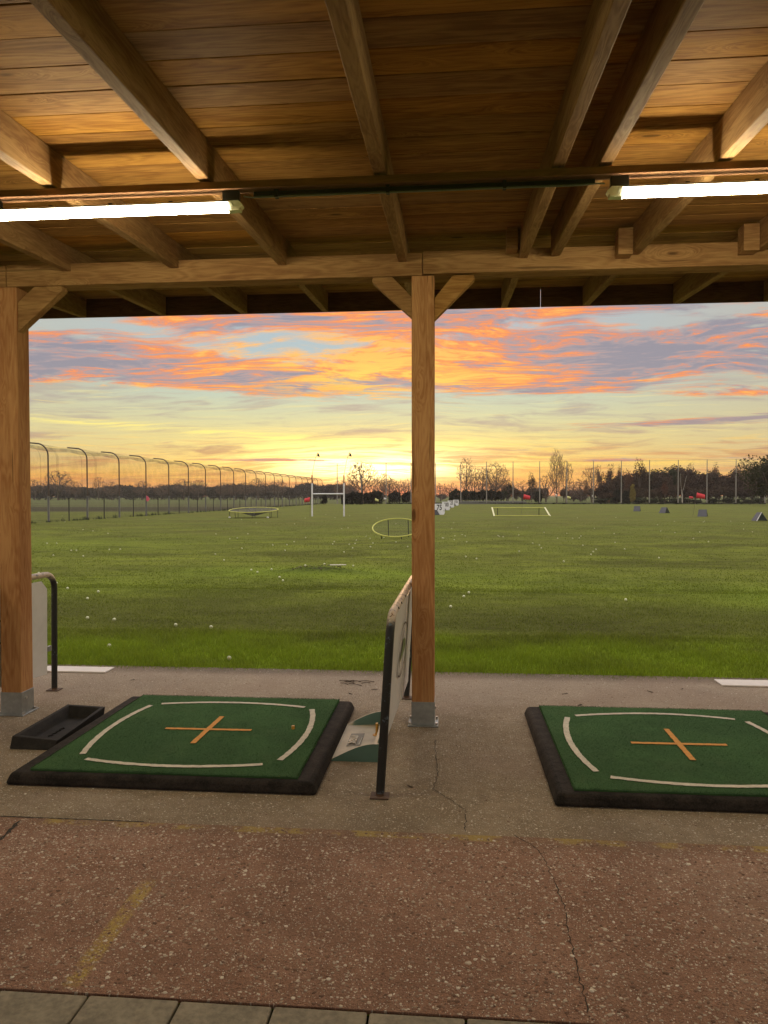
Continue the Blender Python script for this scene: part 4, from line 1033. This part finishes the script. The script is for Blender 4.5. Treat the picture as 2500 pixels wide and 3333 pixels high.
# ------------------------------------------------------------------ left net fence
S0, FX, N_P = 4.9, -24.55, 21
nf = empty('net_fence', (FX, 43.6, 0), 'long ball net hung from curved poles along the left side of the range', 'fence')
def arcpath(z1=4.08, r=.75, ext=.62):
    p = [(0, 0, z1)]
    for k in range(1, 9):
        a = math.pi/2*k/8; p.append((-(r-r*math.cos(a)), 0, z1+r*math.sin(a)))
    p.append((-(r+ext), 0, z1+r+.05)); return p
ys_ = [43.6+S0*i for i in range(-1, N_P)]
A = [(q[0], q[2]) for q in arcpath()]
lowm = MB().tube([(0, 0, -.05), (0, 0, 1.6)], .068, 8).build('pole_foot', M_poleg, None, smooth=True); me_l = lowm.data; bpy.data.objects.remove(lowm)
upm = MB().tube([(0, 0, 1.6), (0, 0, 2.8)]+arcpath(), .045, 7).build('net_pole', M_poled, None, smooth=True); me_u = upm.data; bpy.data.objects.remove(upm)
pst = MB().tube([(0, 0, -.05), (0, 0, 1.5)], .035, 6).build('low_post', M_darkmet, None, smooth=True); me_p = pst.data; bpy.data.objects.remove(pst)
for i, y in enumerate(ys_):
    o = bpy.data.objects.new('net_pole', me_u); col.objects.link(o); o.parent = nf; o.location = (0, y-43.6, 0)
    o2 = bpy.data.objects.new('pole_foot', me_l); col.objects.link(o2); o2.parent = o
    if i < len(ys_)-1:
        o3 = bpy.data.objects.new('low_post', me_p); col.objects.link(o3); o3.parent = nf; o3.location = (0, y-43.6+S0/2, 0)
v = []; f = []; cs = [(0.0, 1.45), (0, 2.8)]+A; n = len(cs)
for i, y in enumerate(ys_):
    for q in (0, .5):
        sag = .10 if q else 0
        for j, (x, z) in enumerate(cs): v.append((x+.03, y-43.6+S0*q, z-sag*(j/(n-1))))
for k in range(len(ys_)*2-2): f += [(k*n+j, (k+1)*n+j, (k+1)*n+j+1, k*n+j+1) for j in range(n-1)]
MB().add(v, f).build('net', M_net, nf, smooth=True)
v = []; f = []      # loose folded edge of the net along the top
for i, y in enumerate(ys_):
    for q in (0, .25, .5, .75):
        d = .16+.07*math.sin(q*math.pi); v += [(-1.37, y-43.6+S0*q, 4.80-.05*math.sin(q*math.pi)), (-1.30, y-43.6+S0*q, 4.74-.05*math.sin(q*math.pi)-d)]
for k in range(len(ys_)*4-4): f.append((2*k, 2*k+2, 2*k+3, 2*k+1))
MB().add(v, f).build('net_fold', M_net2, nf)
for (yk, dx) in ((1, .35), (1, -.3), (2, .4), (2, -.25)):
    yy = ys_[yk+0]-43.6; MB().add([(A[j][0]+dx*.25, yy+dx*2.2, A[j][1]-.2) for j in range(0, 8)]+[(A[j][0]+dx*.25+.04, yy+dx*2.9, A[j][1]-.2) for j in range(0, 8)]+[(dx*.25, yy+dx*2.0, 1.5), (dx*.25+.04, yy+dx*2.9, 1.5)],
        [(j, j+1, j+9, j+8) for j in range(7)]+[(0, 8, 17, 16)]).build('net_fold', M_net, nf)
MB().add([(0.05, ys_[0]-43.6, 0), (.05, ys_[-1]-43.6, 0), (.05, ys_[-1]-43.6, 1.5), (.05, ys_[0]-43.6, 1.5)], [(0, 1, 2, 3)]).build('mesh_panel', M_link, nf)
MB().tube([(0.05, ys_[0]-43.6, 1.5), (.05, ys_[-1]-43.6, 1.5)], .012, 5).build('wire', M_darkmet, nf)
gr_ = MB()
for k in range(260):
    y = random.uniform(-6, 100); s = random.uniform(.05, .16)*(1.3 if random.random() < .2 else 1); [gr_.tube([(X0, Y0, -.02), (X0+random.uniform(-.05, .05), Y0+random.uniform(-.06, .06), s*random.uniform(.8, 1.6))], [s*.16, .004], 4) for X0, Y0 in [(random.uniform(-.15, .2), y+random.uniform(-s, s)) for _ in range(6)]]
tag(xform(gr_, Matrix.Translation((FX, 43.6, 0))).build('weeds', simple('weeds_green', (.05, .065, .02), .9, scale=4., var=.5)), 'dark tufts of long weeds along the foot of the left net', 'weeds', kind='stuff')
tp = at(482, 1620, ys_[4]); tag(MB().add([(0, 0, 0), (.16, 0, -.08), (.26, .05, -.30), (.12, 0, -.48), (0, .02, -.40), (0, .03, 0), (.16, .03, -.08), (.26, .08, -.30), (.12, .03, -.48), (0, .05, -.40)],
    [(0, 1, 2, 3, 4), (9, 8, 7, 6, 5), (0, 5, 6, 1), (1, 6, 7, 2), (2, 7, 8, 3), (3, 8, 9, 4), (4, 9, 5, 0)]).build('ribbon', simple('pink_ribbon', (.70, .12, .18), .7)), 'pink ribbon tied to the fourth curved pole of the left net', 'ribbon').location = (FX+.05, ys_[4]-.1, 1.62)

# far net with straight poles
ff = empty('far_net_fence', (-22.6, 142., 0), 'row of tall straight poles with a thin net across the end of the range', 'fence')
pxs = [1098, 1176, 1257, 1338, 1417.6, 1500, 1583.6, 1669.7, 1756.6, 1844.7, 1931, 2022, 2113.6, 2207, 2300.6, 2395, 2490]
pl = MB().tube([(0, 0, -.05), (0, 0, 3.0), (0, 0, 7.8)], [.11, .095, .06], 7).build('pole', M_polel, None, smooth=True); me_pl = pl.data; bpy.data.objects.remove(pl)
fp = []
for i, px in enumerate(pxs):
    Y = 142.-9.*i/16; p = at(px, 1640, Y); fp.append((p.x, Y))
    o = bpy.data.objects.new('pole', me_pl); col.objects.link(o); o.parent = ff; o.location = (p.x+22.6, Y-142., 0)
v = []; f = []
for x, y in fp: v += [(x+22.6, y-142.-.12, .3), (x+22.6, y-142.-.12, 7.75)]
f = [(2*k, 2*k+2, 2*k+3, 2*k+1) for k in range(len(fp)-1)]
MB().add(v, f).build('net', M_netf, ff)
MB().tube([(x+22.6, y-142.-.12, 7.75) for x, y in fp], .012, 4).build('wire', M_darkmet, ff)
v = []
for x, y in fp[2:]: v += [(x+22.6, y-142.-.3, -.05), (x+22.6, y-142.-.3, .26)]
MB().add(v, [(2*k, 2*k+2, 2*k+3, 2*k+1) for k in range(len(fp)-3)]).build('net_skirt', netmat('net_skirt', .85, (.015, .016, .008)), ff)

# ------------------------------------------------------------------ trees
def colonize(seed, h, z0, rx, n_att=700, step=.28, di=2.4, dk=.42, up=.12, minr=.012, twigs=4, tw_len=.6, shape='round', droop=0., r_cap=.30):
    """limbs grown towards points scattered through the crown volume"""
    r = np.random.default_rng(seed); at_ = []
    cz, hz = (z0+h)/2, (h-z0)/2
    lob = r.normal(0, 1, (9, 3)); lob /= np.linalg.norm(lob, axis=1)[:, None]
    while len(at_) < n_att:
        p = r.uniform(-1, 1, 3); q = np.linalg.norm(p)
        if q > 1 or r.random() > .25+.75*q: continue
        if (lob @ (p/(q+1e-6))).max() < .55 and q > .72: continue
        if shape == 'fan' and abs(p[0])+abs(p[1]) > .35+.75*(p[2]+1): continue
        if shape == 'tall' and np.hypot(p[0], p[1]) > .95*(1-abs(p[2]-.0)**2.2)+.05: continue
        at_.append((p[0]*rx, p[1]*rx, cz+p[2]*hz))
    at_ = np.array(at_)
    nodes = [np.array([0., 0., -.1])]; par = [-1]
    z = .0
    while z < z0+.12*h:
        z += step; nodes.append(nodes[-1]+np.array([r.normal(0, .025), r.normal(0, .025), step])); par.append(len(nodes)-2)
    N = np.array(nodes); P_ = list(par)
    for it in range(90):
        if not len(at_): break
        d2 = ((at_[:, None, :]-N[None])**2).sum(2); j = d2.argmin(1); dm = np.sqrt(d2[np.arange(len(at_)), j])
        act = dm < (di if it > 12 else 99.)
        if not act.any(): di *= 1.4; continue
        acc = {}
        for a_, k in zip(at_[act], j[act]):
            v = a_-N[k]; v /= np.linalg.norm(v)+1e-6; acc[k] = acc.get(k, 0)+v
        new = []; np_ = []
        for k, v in acc.items():
            v = v/(np.linalg.norm(v)+1e-6)+np.array([0, 0, up])+r.normal(0, .16, 3); v /= np.linalg.norm(v)
            q = N[k]+v*step
            new.append(q); np_.append(k)
        N = np.concatenate([N, np.array(new)]); P_ += np_
        d2 = ((at_[:, None, :]-np.array(new)[None])**2).sum(2).min(1); at_ = at_[d2 > dk*dk]
        if len(N) > 3200: break
    n0 = len(N); P_ = np.array(P_); kids_n = np.bincount(P_[1:], minlength=n0)
    tips = np.where(kids_n == 0)[0]; mids = np.where((kids_n == 1) & (N[:, 2] > z0+.15*(h-z0)))[0]
    R_ = np.zeros(n0)
    for k in range(n0-1, -1, -1):
        R_[k] = max(minr*1.25, R_[k]**(1/2.3)) if R_[k] > 0 else minr*1.25
        if P_[k] >= 0: R_[P_[k]] += R_[k]**2.3
    R_ = np.minimum(R_, r_cap)
    tv, tf, cv, cf = [], [], [], []
    def seg(a, b_, ra, rb, V_, F_, n):
        d = b_-a; L = np.linalg.norm(d)
        if L < 1e-5: return
        d = d/L; s_ = np.cross(d, (0.31, .95, .05)); s_ /= np.linalg.norm(s_)+1e-9; t_ = np.cross(d, s_); o = len(V_)
        for p, q in ((a, ra), (b_, rb)):
            for k in range(n):
                an = 2*math.pi*k/n; V_.append(tuple(p+(s_*math.cos(an)+t_*math.sin(an))*q))
        F_.extend([(o+k, o+(k+1) % n, o+n+(k+1) % n, o+n+k) for k in range(n)])
    for k in range(1, n0):
        p = P_[k]; big = R_[p] > .045
        seg(N[p], N[k], min(R_[p], R_[k]*1.6), R_[k], tv if big else cv, tf if big else cf, 6 if big else 3)
    for k in list(tips)*twigs+list(r.permutation(mids)[:len(mids)*2//3]):
        d = N[k]-N[P_[k]]; d = d/(np.linalg.norm(d)+1e-6)+r.normal(0, .55, 3)+np.array([0, 0, up*2-droop]); d /= np.linalg.norm(d)
        L = tw_len*r.uniform(.5, 1.2); a = N[k]; m_ = a+d*L*.5; e = m_+(d+r.normal(0, .3, 3)+np.array([0, 0, -droop]))*L*.5
        seg(a, m_, minr*1.1, minr, cv, cf, 3); seg(m_, e, minr, minr*.7, cv, cf, 3)
    return tv, tf, cv, cf
def leaf_cloud(seed, n, h, z0, rx, size, lumps=14, shape='round'):
    r = np.random.default_rng(seed)
    if shape == 'round':
        cz = (z0+h)/2; hz = (h-z0)/2
        c = r.normal(0, 1, (lumps, 3)); c /= np.linalg.norm(c, axis=1)[:, None]; c *= (.35+.45*r.random((lumps, 1)))
        C_ = c*np.array([rx*.85, rx*.85, hz*.85])+np.array([0, 0, cz]); rad = (.28+.26*r.random(lumps))
    elif shape == 'column':
        C_ = np.stack([r.normal(0, rx*.15, lumps), r.normal(0, rx*.15, lumps), np.linspace(z0+rx*.5, h-rx*.3, lumps)], 1)
        t = np.linspace(0, 1, lumps); rad = .42+.45*np.sin(np.clip(t*1.05+.12, 0, 1)*math.pi)
    else:   # box hedge
        C_ = np.stack([(r.random(lumps)*2-1)*rx*.9, (r.random(lumps)*2-1)*1.0, z0+(h-z0)*(.25+.55*r.random(lumps))], 1); rad = .26+.1*r.random(lumps)
    idx = r.integers(0, lumps, n); d = r.normal(0, 1, (n, 3)); d /= np.linalg.norm(d, axis=1)[:, None]
    rr = r.random(n)**.45
    sc_ = np.array([rx, rx, (h-z0)*.5 if shape == 'round' else rx]) if shape != 'box' else np.array([2.4, 2.0, h-z0])
    P_ = C_[idx]+d*rr[:, None]*rad[idx][:, None]*sc_
    if shape == 'round': P_[:, :2] *= 1.0
    P_[:, 2] = np.maximum(P_[:, 2], z0*.6+.05)
    a = r.normal(0, 1, (n, 3)); a /= np.linalg.norm(a, axis=1)[:, None]; b_ = np.cross(a, r.normal(0, 1, (n, 3))); b_ /= np.linalg.norm(b_, axis=1)[:, None]
    s = size*(.5+r.random(n))[:, None]
    V_ = np.stack([P_-a*s, P_+b_*s*.6, P_+a*s, P_-b_*s*.6], 1).reshape(-1, 3); return V_, np.arange(4*n).reshape(-1, 4)
PROTO = {}
def proto_bare(key, **kw):
    tv, tf, cv, cf = colonize(**kw)
    bark, tw_ = kw.get('mats', (M_bark, M_twig)) if False else (M_bark, M_twig)
    m1 = bpy.data.meshes.new('trunk'); m1.from_pydata(tv, [], tf); m1.materials.append(bark)
    m2 = bpy.data.meshes.new('crown'); m2.from_pydata(cv, [], cf); m2.materials.append(tw_)
    PROTO[key] = (m1, m2, kw['h'])
def proto_leaf(key, seed, n, h, z0, rx, size, mat, shape='round', lumps=14, trunk_r=.16):
    V_, F_ = leaf_cloud(seed, n, h, z0, rx, size, lumps, shape)
    o = np_mesh('crown', V_, F_, mat); m2 = o.data; bpy.data.objects.remove(o)
    mb = MB(); top = z0+(h-z0)*.6
    mb.tube([(0, 0, -.1), (.05, 0, z0), (0, .05, top)], [trunk_r, trunk_r*.8, trunk_r*.4], 6)
    rr = random.Random(seed)
    for k in range(5):
        a = rr.random()*6.28; mb.tube([(0, 0, z0*(.8+.1*k)), (rx*.5*math.cos(a), rx*.5*math.sin(a), z0+(h-z0)*(.4+.08*k))], [trunk_r*.5, trunk_r*.2], 5)
    o = mb.build('trunk', M_bark); m1 = o.data; bpy.data.objects.remove(o)
    PROTO[key] = (m1, m2, h)
for k, s in enumerate((11, 12, 13)):
    proto_bare('oak%d' % k, seed=s, h=8., z0=1.9, rx=3.3, n_att=620, minr=.020, up=.05)
for k, s in enumerate((21, 22)):
    proto_bare('up%d' % k, seed=s, h=9., z0=1.6, rx=2.2, n_att=560, up=.28, shape='fan' if k else 'tall', minr=.018)
proto_bare('willow', seed=33, h=11.5, z0=1.2, rx=2.9, n_att=900, step=.30, up=.35, shape='tall', minr=.018, tw_len=1.0, twigs=4)
proto_bare('small0', seed=41, h=5., z0=.5, rx=2.4, n_att=480, step=.24, minr=.018, up=.1)
proto_bare('small1', seed=42, h=5., z0=.4, rx=1.9, n_att=420, step=.24, minr=.018, up=.2)
for k in range(4):
    proto_leaf('brown%d' % k, 50+k, 4200, 9., 1.2, 3.3, .20, M_lfbrown, lumps=20)
    proto_leaf('green%d' % k, 60+k, 4200, 9., .8, 3.3, .20, M_lfgreen, lumps=20)
    proto_leaf('far%d' % k, 70+k, 3600, 7., .0, 6.8, .30, M_lfmauve, lumps=26)
proto_leaf('open0', 81, 1500, 9., 2.2, 2.8, .16, M_lfbrown, lumps=16); proto_leaf('open1', 82, 1500, 9., 2.6, 2.6, .16, M_lfrust, lumps=16)
proto_leaf('yellow', 90, 3000, 4.3, .35, .85, .09, M_lfyel, 'column', 9, .07)
proto_leaf('bush', 91, 2500, 3., .05, 1.35, .10, M_lfhedge, 'round', 12, .06); proto_leaf('bush2', 92, 1600, 1.6, .02, 1.3, .10, M_lfgreen, 'round', 10, .05)
proto_leaf('big', 93, 9000, 9.5, .6, 4.6, .16, M_lfolive, lumps=26, trunk_r=.25)

def tree(key, px, top, Y, label, group, name='tree', cat='tree', wide=1., base=None, rz=None):
    p = at(px, 1630, Y); z = at(px, top, Y).z; k = z/PROTO[key][2]
    t = empty(name, (p.x, Y, 0), label, cat, group, random.random()*6.28 if rz is None else rz)
    for nm, me in (('trunk', PROTO[key][0]), ('crown', PROTO[key][1])):
        o = bpy.data.objects.new(nm, me); col.objects.link(o); o.parent = t
    t.scale = (k*wide, k*wide, k); return t
R2 = random.Random(5)
# distant tree line on the left
for i in range(60):
    px = 60+i*18.2+R2.uniform(-6, 6)
    tree('far%d' % (i % 4), px, R2.choice([1572, 1578, 1583, 1575, 1568, 1580]), 290+R2.uniform(-15, 25), 'dark round-topped tree in the distant tree line beyond the left net', 'distant tree line on the left', wide=R2.uniform(.75, 1.05))
for px, top, key, lb in ((112, 1560, 'oak0', 'bare round tree rising beside the left post above the distant tree line'), (190, 1530, 'oak1', 'tall thin bare tree above the tree line between the first two net poles'),
                     (322, 1549, 'up0', 'small thin bare tree above the tree line between the second and third net poles'), (462, 1563, 'oak2', 'dense round bare tree behind the fourth net pole'),
                     (525, 1574, 'oak0', 'low round bare tree between the fourth and fifth net poles'), (598, 1558, 'oak1', 'broad round bare tree left of the sixth net pole'), (645, 1560, 'oak2', 'thin wide bare tree right of the sixth net pole'),
                     (728, 1570, 'oak0', 'bare tree between the seventh and eighth net poles'), (766, 1576, 'oak1', 'low bare tree right of the eighth net pole'), (797, 1568, 'oak2', 'bare tree between the ninth and tenth net poles'),
                     (842, 1555, 'oak0', 'broad bare tree just right of the tenth net pole'), (905, 1560, 'oak1', 'bare tree behind the dense run of far net poles'), (245, 1566, 'oak2', 'low bare tree above the tree line left of the second net pole'),
                     (365, 1568, 'oak0', 'low bare tree above the tree line left of the third net pole')):
    tree(key, px, top, 270, lb, 'bare trees in the distant tree line', wide=1.15)
# middle: behind the goal
for px, top, Y, key, wd, lb in ((1180, 1499, 165, 'oak1', .95, 'large bare tree with a spreading crown right of the goal posts'), (1250, 1540, 200, 'oak0', .9, 'bare tree low against the sun glow left of the middle post'),
                         (1268, 1556, 190, 'oak2', 1., 'small bare tree against the sun glow beside the middle post'), (1120, 1560, 200, 'small0', 1.2, 'low bare tree beside the corner pole of the net'), (1300, 1565, 210, 'small1', 1.4, 'low bare thicket tree just left of the middle post'),
                         (1215, 1562, 190, 'small0', 1.3, 'low bare tree under the right side of the large bare tree'), (1145, 1566, 195, 'small1', 1.3, 'low bare tree under the left side of the large bare tree'), (1328, 1560, 200, 'small1', 1., 'thin bare tree touching the middle post on its left'),
                         (1435, 1573, 210, 'small0', 1.4, 'low bare tree just right of the middle post'), (1470, 1572, 205, 'small1', 1.2, 'low bare tree above the distance signs'),
                         (1517, 1484, 160, 'up0', .85, 'tall slender bare tree behind the left end of the clipped hedge row'), (1545, 1525, 165, 'small1', .9, 'smaller twiggy tree right of the tall slender tree'),
                         (1572, 1522, 170, 'up1', 1.1, 'bare fan-shaped tree behind the clipped hedge row'), (1614, 1504, 165, 'oak2', .85, 'tall bare spreading tree behind the right end of the hedge row'), (1600, 1552, 185, 'small0', 1.4, 'low bare tree behind the middle of the hedge row'),
                         (1650, 1560, 185, 'small1', 1.2, 'low bare tree past the right end of the hedge row'), (1730, 1535, 180, 'open0', .62, 'loose leafy tree left of the tall willow'), (1700, 1565, 200, 'small0', 1.3, 'low bare tree above the second red flag'),
                         (1812, 1462, 155, 'willow', .62, 'tall upright willow with thin pale branches'), (1842, 1500, 165, 'up1', .8, 'thin bare tree leaning out right of the willow'), (1778, 1545, 175, 'small1', 1.1, 'small bare tree at the left foot of the willow'),
                         (1925, 1520, 170, 'oak0', .75, 'bare fan-shaped tree left of the wood'), (1951, 1512, 175, 'open0', .45, 'slim loose tree at the left end of the wood'), (1982, 1508, 175, 'open0', .62, 'airy feathery tree at the left end of the wood'),
                         (2015, 1513, 178, 'open1', .45, 'slim airy tree just left of the clumpy tree'), (1890, 1560, 190, 'small0', 1.4, 'low bare tree right of the willow'), (1868, 1568, 195, 'small1', 1.3, 'low thicket tree right of the willow foot'), (1908, 1572, 185, 'open1', .8, 'low rusty tree right of the willow')):
    tree(key, px, top, Y, lb, 'trees behind the far net', wide=wd)
for px, top, key, wd in ((1330, 1600, 'far0', .6), (1290, 1604, 'far1', .6), (1440, 1605, 'far2', .6), (1480, 1606, 'far3', .6), (1405, 1606, 'far0', .6), (1370, 1605, 'far1', .6), (1250, 1606, 'far2', .6), (1205, 1606, 'far3', .6)):
    tree(key, px, top, 260, 'low dark tree on the horizon around the middle post', 'low far trees around the middle post', wide=wd*1.6)
for px, top, key, Y in ((1655, 1567, 'green0', 185), (1680, 1585, 'brown1', 180), (1712, 1590, 'far1', 200), (1745, 1580, 'far2', 200), (1775, 1585, 'brown2', 195), (1835, 1582, 'brown0', 190), (1865, 1590, 'far3', 200), (1895, 1592, 'far0', 195), (1925, 1585, 'brown3', 185), (1640, 1590, 'green1', 180)):
    tree(key, px, top, Y, 'low dark bushy tree in the thicket between the hedge row and the wood', 'low thicket between the hedges and the wood', wide=.95)
# wood on the right
i = 0
for px, top in ((1950, 1578), (1975, 1560), (2000, 1545), (2025, 1532), (2050, 1538), (2075, 1528), (2100, 1530), (2128, 1522), (2150, 1520), (2180, 1514), (2205, 1511), (2230, 1516), (2255, 1522), (2280, 1530), (2305, 1528), (2330, 1534), (2355, 1531), (2380, 1524), (2405, 1520), (2425, 1526), (2450, 1515), (2475, 1505), (2500, 1495), (2530, 1490)):
    tree(('green%d' if i in (6, 7, 9, 12, 15, 20, 22) else 'brown%d') % (i % 4), px, top, 168+R2.uniform(-8, 8), 'dark dense tree in the wood along the right end of the range', 'dense trees of the right wood', wide=R2.uniform(1.0, 1.3))
    i += 1
for px, top in ((1965, 1600), (1995, 1592), (2040, 1590), (2085, 1580), (2120, 1585), (2150, 1580), (2190, 1575), (2225, 1572), (2262, 1578), (2300, 1580), (2340, 1575), (2378, 1580), (2415, 1578), (2445, 1570), (2480, 1575)):
    tree(('brown%d') % (i % 4), px, top, 156+R2.uniform(-4, 4), 'lower brown bushy tree at the front of the right wood', 'front row of the right wood', wide=R2.uniform(1.2, 1.6)); i += 1
for px, top, key, Y, wd, lb in ((2082, 1491, 'open0', 165, .75, 'tall clumpy tree with sky showing through, above the yellow tree'), (2042, 1526, 'open1', 160, .7, 'rounded open tree left of the tall clumpy tree'), (2165, 1566, 'open1', 146, .8, 'small rusty brown tree in front of the wood'),
                             (2250, 1505, 'open0', 172, .5, 'wispy tree sticking out above the wood behind the large red flag'), (2330, 1506, 'open1', 172, .5, 'wispy tree above the wood right of the large red flag'), (2420, 1492, 'up0', 165, .9, 'pale wispy bare tree above the right part of the wood'), (2448, 1500, 'up1', 165, .8, 'thin wispy bare tree beside the big green tree')):
    tree(key, px, top, Y, lb, 'trees standing out of the wood', wide=wd)
tree('big', 2518, 1436, 118, 'big leafy green tree at the right border of the picture', None, wide=1.05, rz=.6)
tree('yellow', 2060, 1577, 146, 'narrow yellow columnar tree in front of the dark wood', None, name='columnar_tree', wide=1.)
# birch with a forked pale trunk
bp = at(2221, 1640, 144.); bt_ = empty('birch_tree', (bp.x, 144., 0), 'young birch with a forked white trunk in front of the wood', 'tree')
mb = MB(); mb.tube([(0, 0, -.1), (-.05, 0, 1.8), (-.12, 0, 2.2)], [.11, .10, .09], 7); mb.tube([(-.10, 0, 1.9), (-.30, 0, 3.6), (-.35, 0, 5.6)], [.07, .05, .03], 6); mb.tube([(-.08, 0, 2.0), (.35, 0, 3.4), (.75, .1, 5.2)], [.06, .045, .03], 6)
mb.build('trunk', M_birch, bt_, smooth=True)
V_, F_ = leaf_cloud(140, 1300, 6.3, 2.2, 1.5, .07, 12); np_mesh('crown', V_, F_, M_lfbrown, bt_)
for px, top, Y, key, wd, lb in ((1054, 1610, 128, 'bush', 1.1, 'dark upright bush at the foot of the left net fence'), (2008, 1592, 147, 'bush', .95, 'dark upright bush left of the yellow columnar tree'), (2036, 1596, 148, 'bush', 1., 'dark rounded bush between two far net poles'),
                               (1753, 1597, 146, 'bush', 1., 'dark rounded bush behind the ninth far net pole'), (2130, 1622, 150, 'bush2', 1.4, 'low grey-green bush in front of the wood'), (1950, 1618, 158, 'bush2', 2.0, 'low dark hedge bush left of the small hut')):
    tree(key, px, top, Y, lb, 'single bushes near the far net', name='bush', cat='bush', wide=wd)
for i in range(14):
    px = 1960+i*40+R2.uniform(-12, 12); tree('bush2', px, R2.uniform(1616, 1626), 148, 'low undergrowth bush along the front of the right wood', 'undergrowth bushes along the wood', name='bush', cat='bush', wide=R2.uniform(1.3, 2.2))

def hedge(px0, px1, top, bot, Y, label, trunks=0, seed=1, mat=M_lfhedge):
    a, b_ = at(px0, 1630, Y), at(px1, 1630, Y); L = (b_.x-a.x); cx = (a.x+b_.x)/2
    zt_, zb_ = at(px0, top, Y).z, max(.02, at(px0, bot, Y).z)
    t = empty('hedge', (cx, Y, 0), label, 'hedge')
    r = np.random.default_rng(seed); n = int(L*900)
    x = (r.random(n)-.5)*L; y = (r.random(n)-.5)*2.0; hx = zt_+.16*np.sin(x*1.3)+.12*np.sin(x*3.7+1)+.1*np.sin(x*8)
    edge = np.clip((L/2-np.abs(x))/.9, 0, 1)**.5
    z = zb_+(hx*(.75+.25*edge)-zb_)*r.random(n)**.8
    P_ = np.stack([x, y, z], 1); a_ = r.normal(0, 1, (n, 3)); a_ /= np.linalg.norm(a_, axis=1)[:, None]; c_ = np.cross(a_, r.normal(0, 1, (n, 3))); c_ /= np.linalg.norm(c_, axis=1)[:, None]
    s = (.07+.10*r.random(n))[:, None]
    V2 = np.stack([P_-a_*s, P_+c_*s*.7, P_+a_*s, P_-c_*s*.7], 1).reshape(-1, 3); np_mesh('foliage', V2, np.arange(4*n).reshape(-1, 4), mat, t)
    mb = MB(); k_ = max(3, trunks)
    for k in range(k_):
        xx = -L/2+L*(k+.5)/k_; mb.tube([(xx, 0, -.05), (xx+.1, 0, zb_+.3)], .07, 5); mb.tube([(xx, 0, .1), (xx-.3, 0, zb_+.4)], .05, 5)
    mb.build('stems', M_bark, t)
hedge(1112, 1180, 1604, 1645, 134, 'tall dark clipped hedge behind the right goal upright', seed=2)
hedge(1184, 1245, 1600, 1640, 136, 'dark clipped hedge left of the white far flag', seed=3)
hedge(1265, 1304, 1600, 1634, 150, 'dark hedge block with bare stems left of the middle post', 5, 4)
hedge(1308, 1345, 1602, 1634, 152, 'lower hedge block partly hidden by the middle post', 4, 5)
hedge(1462, 1500, 1594, 1632, 150, 'low leafy hedge behind the 150 distance sign', 4, 6, M_lfgreen)
hedge(1500, 1637, 1598, 1627, 148, 'long dark clipped hedge row on stems right of the distance signs', 14, 7)
# earth bank and sand behind the net
tag(MB().prism([(137.5, -.05), (139.5, .42), (146, .5), (150, -.05)], 'x', 1.0, 14.).build('earth_bank', simple('bank_soil', (.028, .028, .014), .95, scale=3.)), kind='structure')
mb = MB()
for cx, cy, rx, ry in ((15.5, 152, 3.2, 1.6), (12.2, 150, 2.0, 1.0), (20.2, 153, 1.8, 1.0)):
    n = 24; mb.add([(cx+rx*math.cos(2*math.pi*k/n)*(1+.15*math.sin(3*k)), cy+ry*math.sin(2*math.pi*k/n), .10) for k in range(n)], [tuple(range(n))])
tag(mb.build('sand_bunker', simple('sand', (.34, .28, .2), .95)), kind='structure')
hp_ = at(1988, 1628, 160.)
ht = empty('hut', (hp_.x, 160., 0), 'small dark hut at the edge of the far green', 'hut')
MB().box(-.7, .7, -.6, .6, 0, 1.0).build('wall', M_dark, ht, bevel=.01)
MB().prism([(-.85, .98), (.85, .98), (0, 1.4)], 'y', -.75, .75).build('roof', M_wedge, ht)
MB().box(-.25, .2, -.62, -.598, 0, .85).build('door', M_blk, ht)

# ------------------------------------------------------------------ evening air over the fields
M_haze = bpy.data.materials.new('evening_haze'); M_haze.use_nodes = True
nt = M_haze.node_tree; nt.nodes.remove(nt.nodes['Principled BSDF'])
pv = nt.nodes.new('ShaderNodeVolumePrincipled'); pv.inputs['Color'].default_value = (.92, .86, .80, 1)
pv.inputs['Density'].default_value = .00024; pv.inputs['Anisotropy'].default_value = .2
nt.links.new(pv.outputs[0], nt.nodes['Material Output'].inputs['Volume'])
tag(MB().box(-1520, 1520, -130, 1560, -1.3, 16.).build('haze', M_haze), kind='stuff')
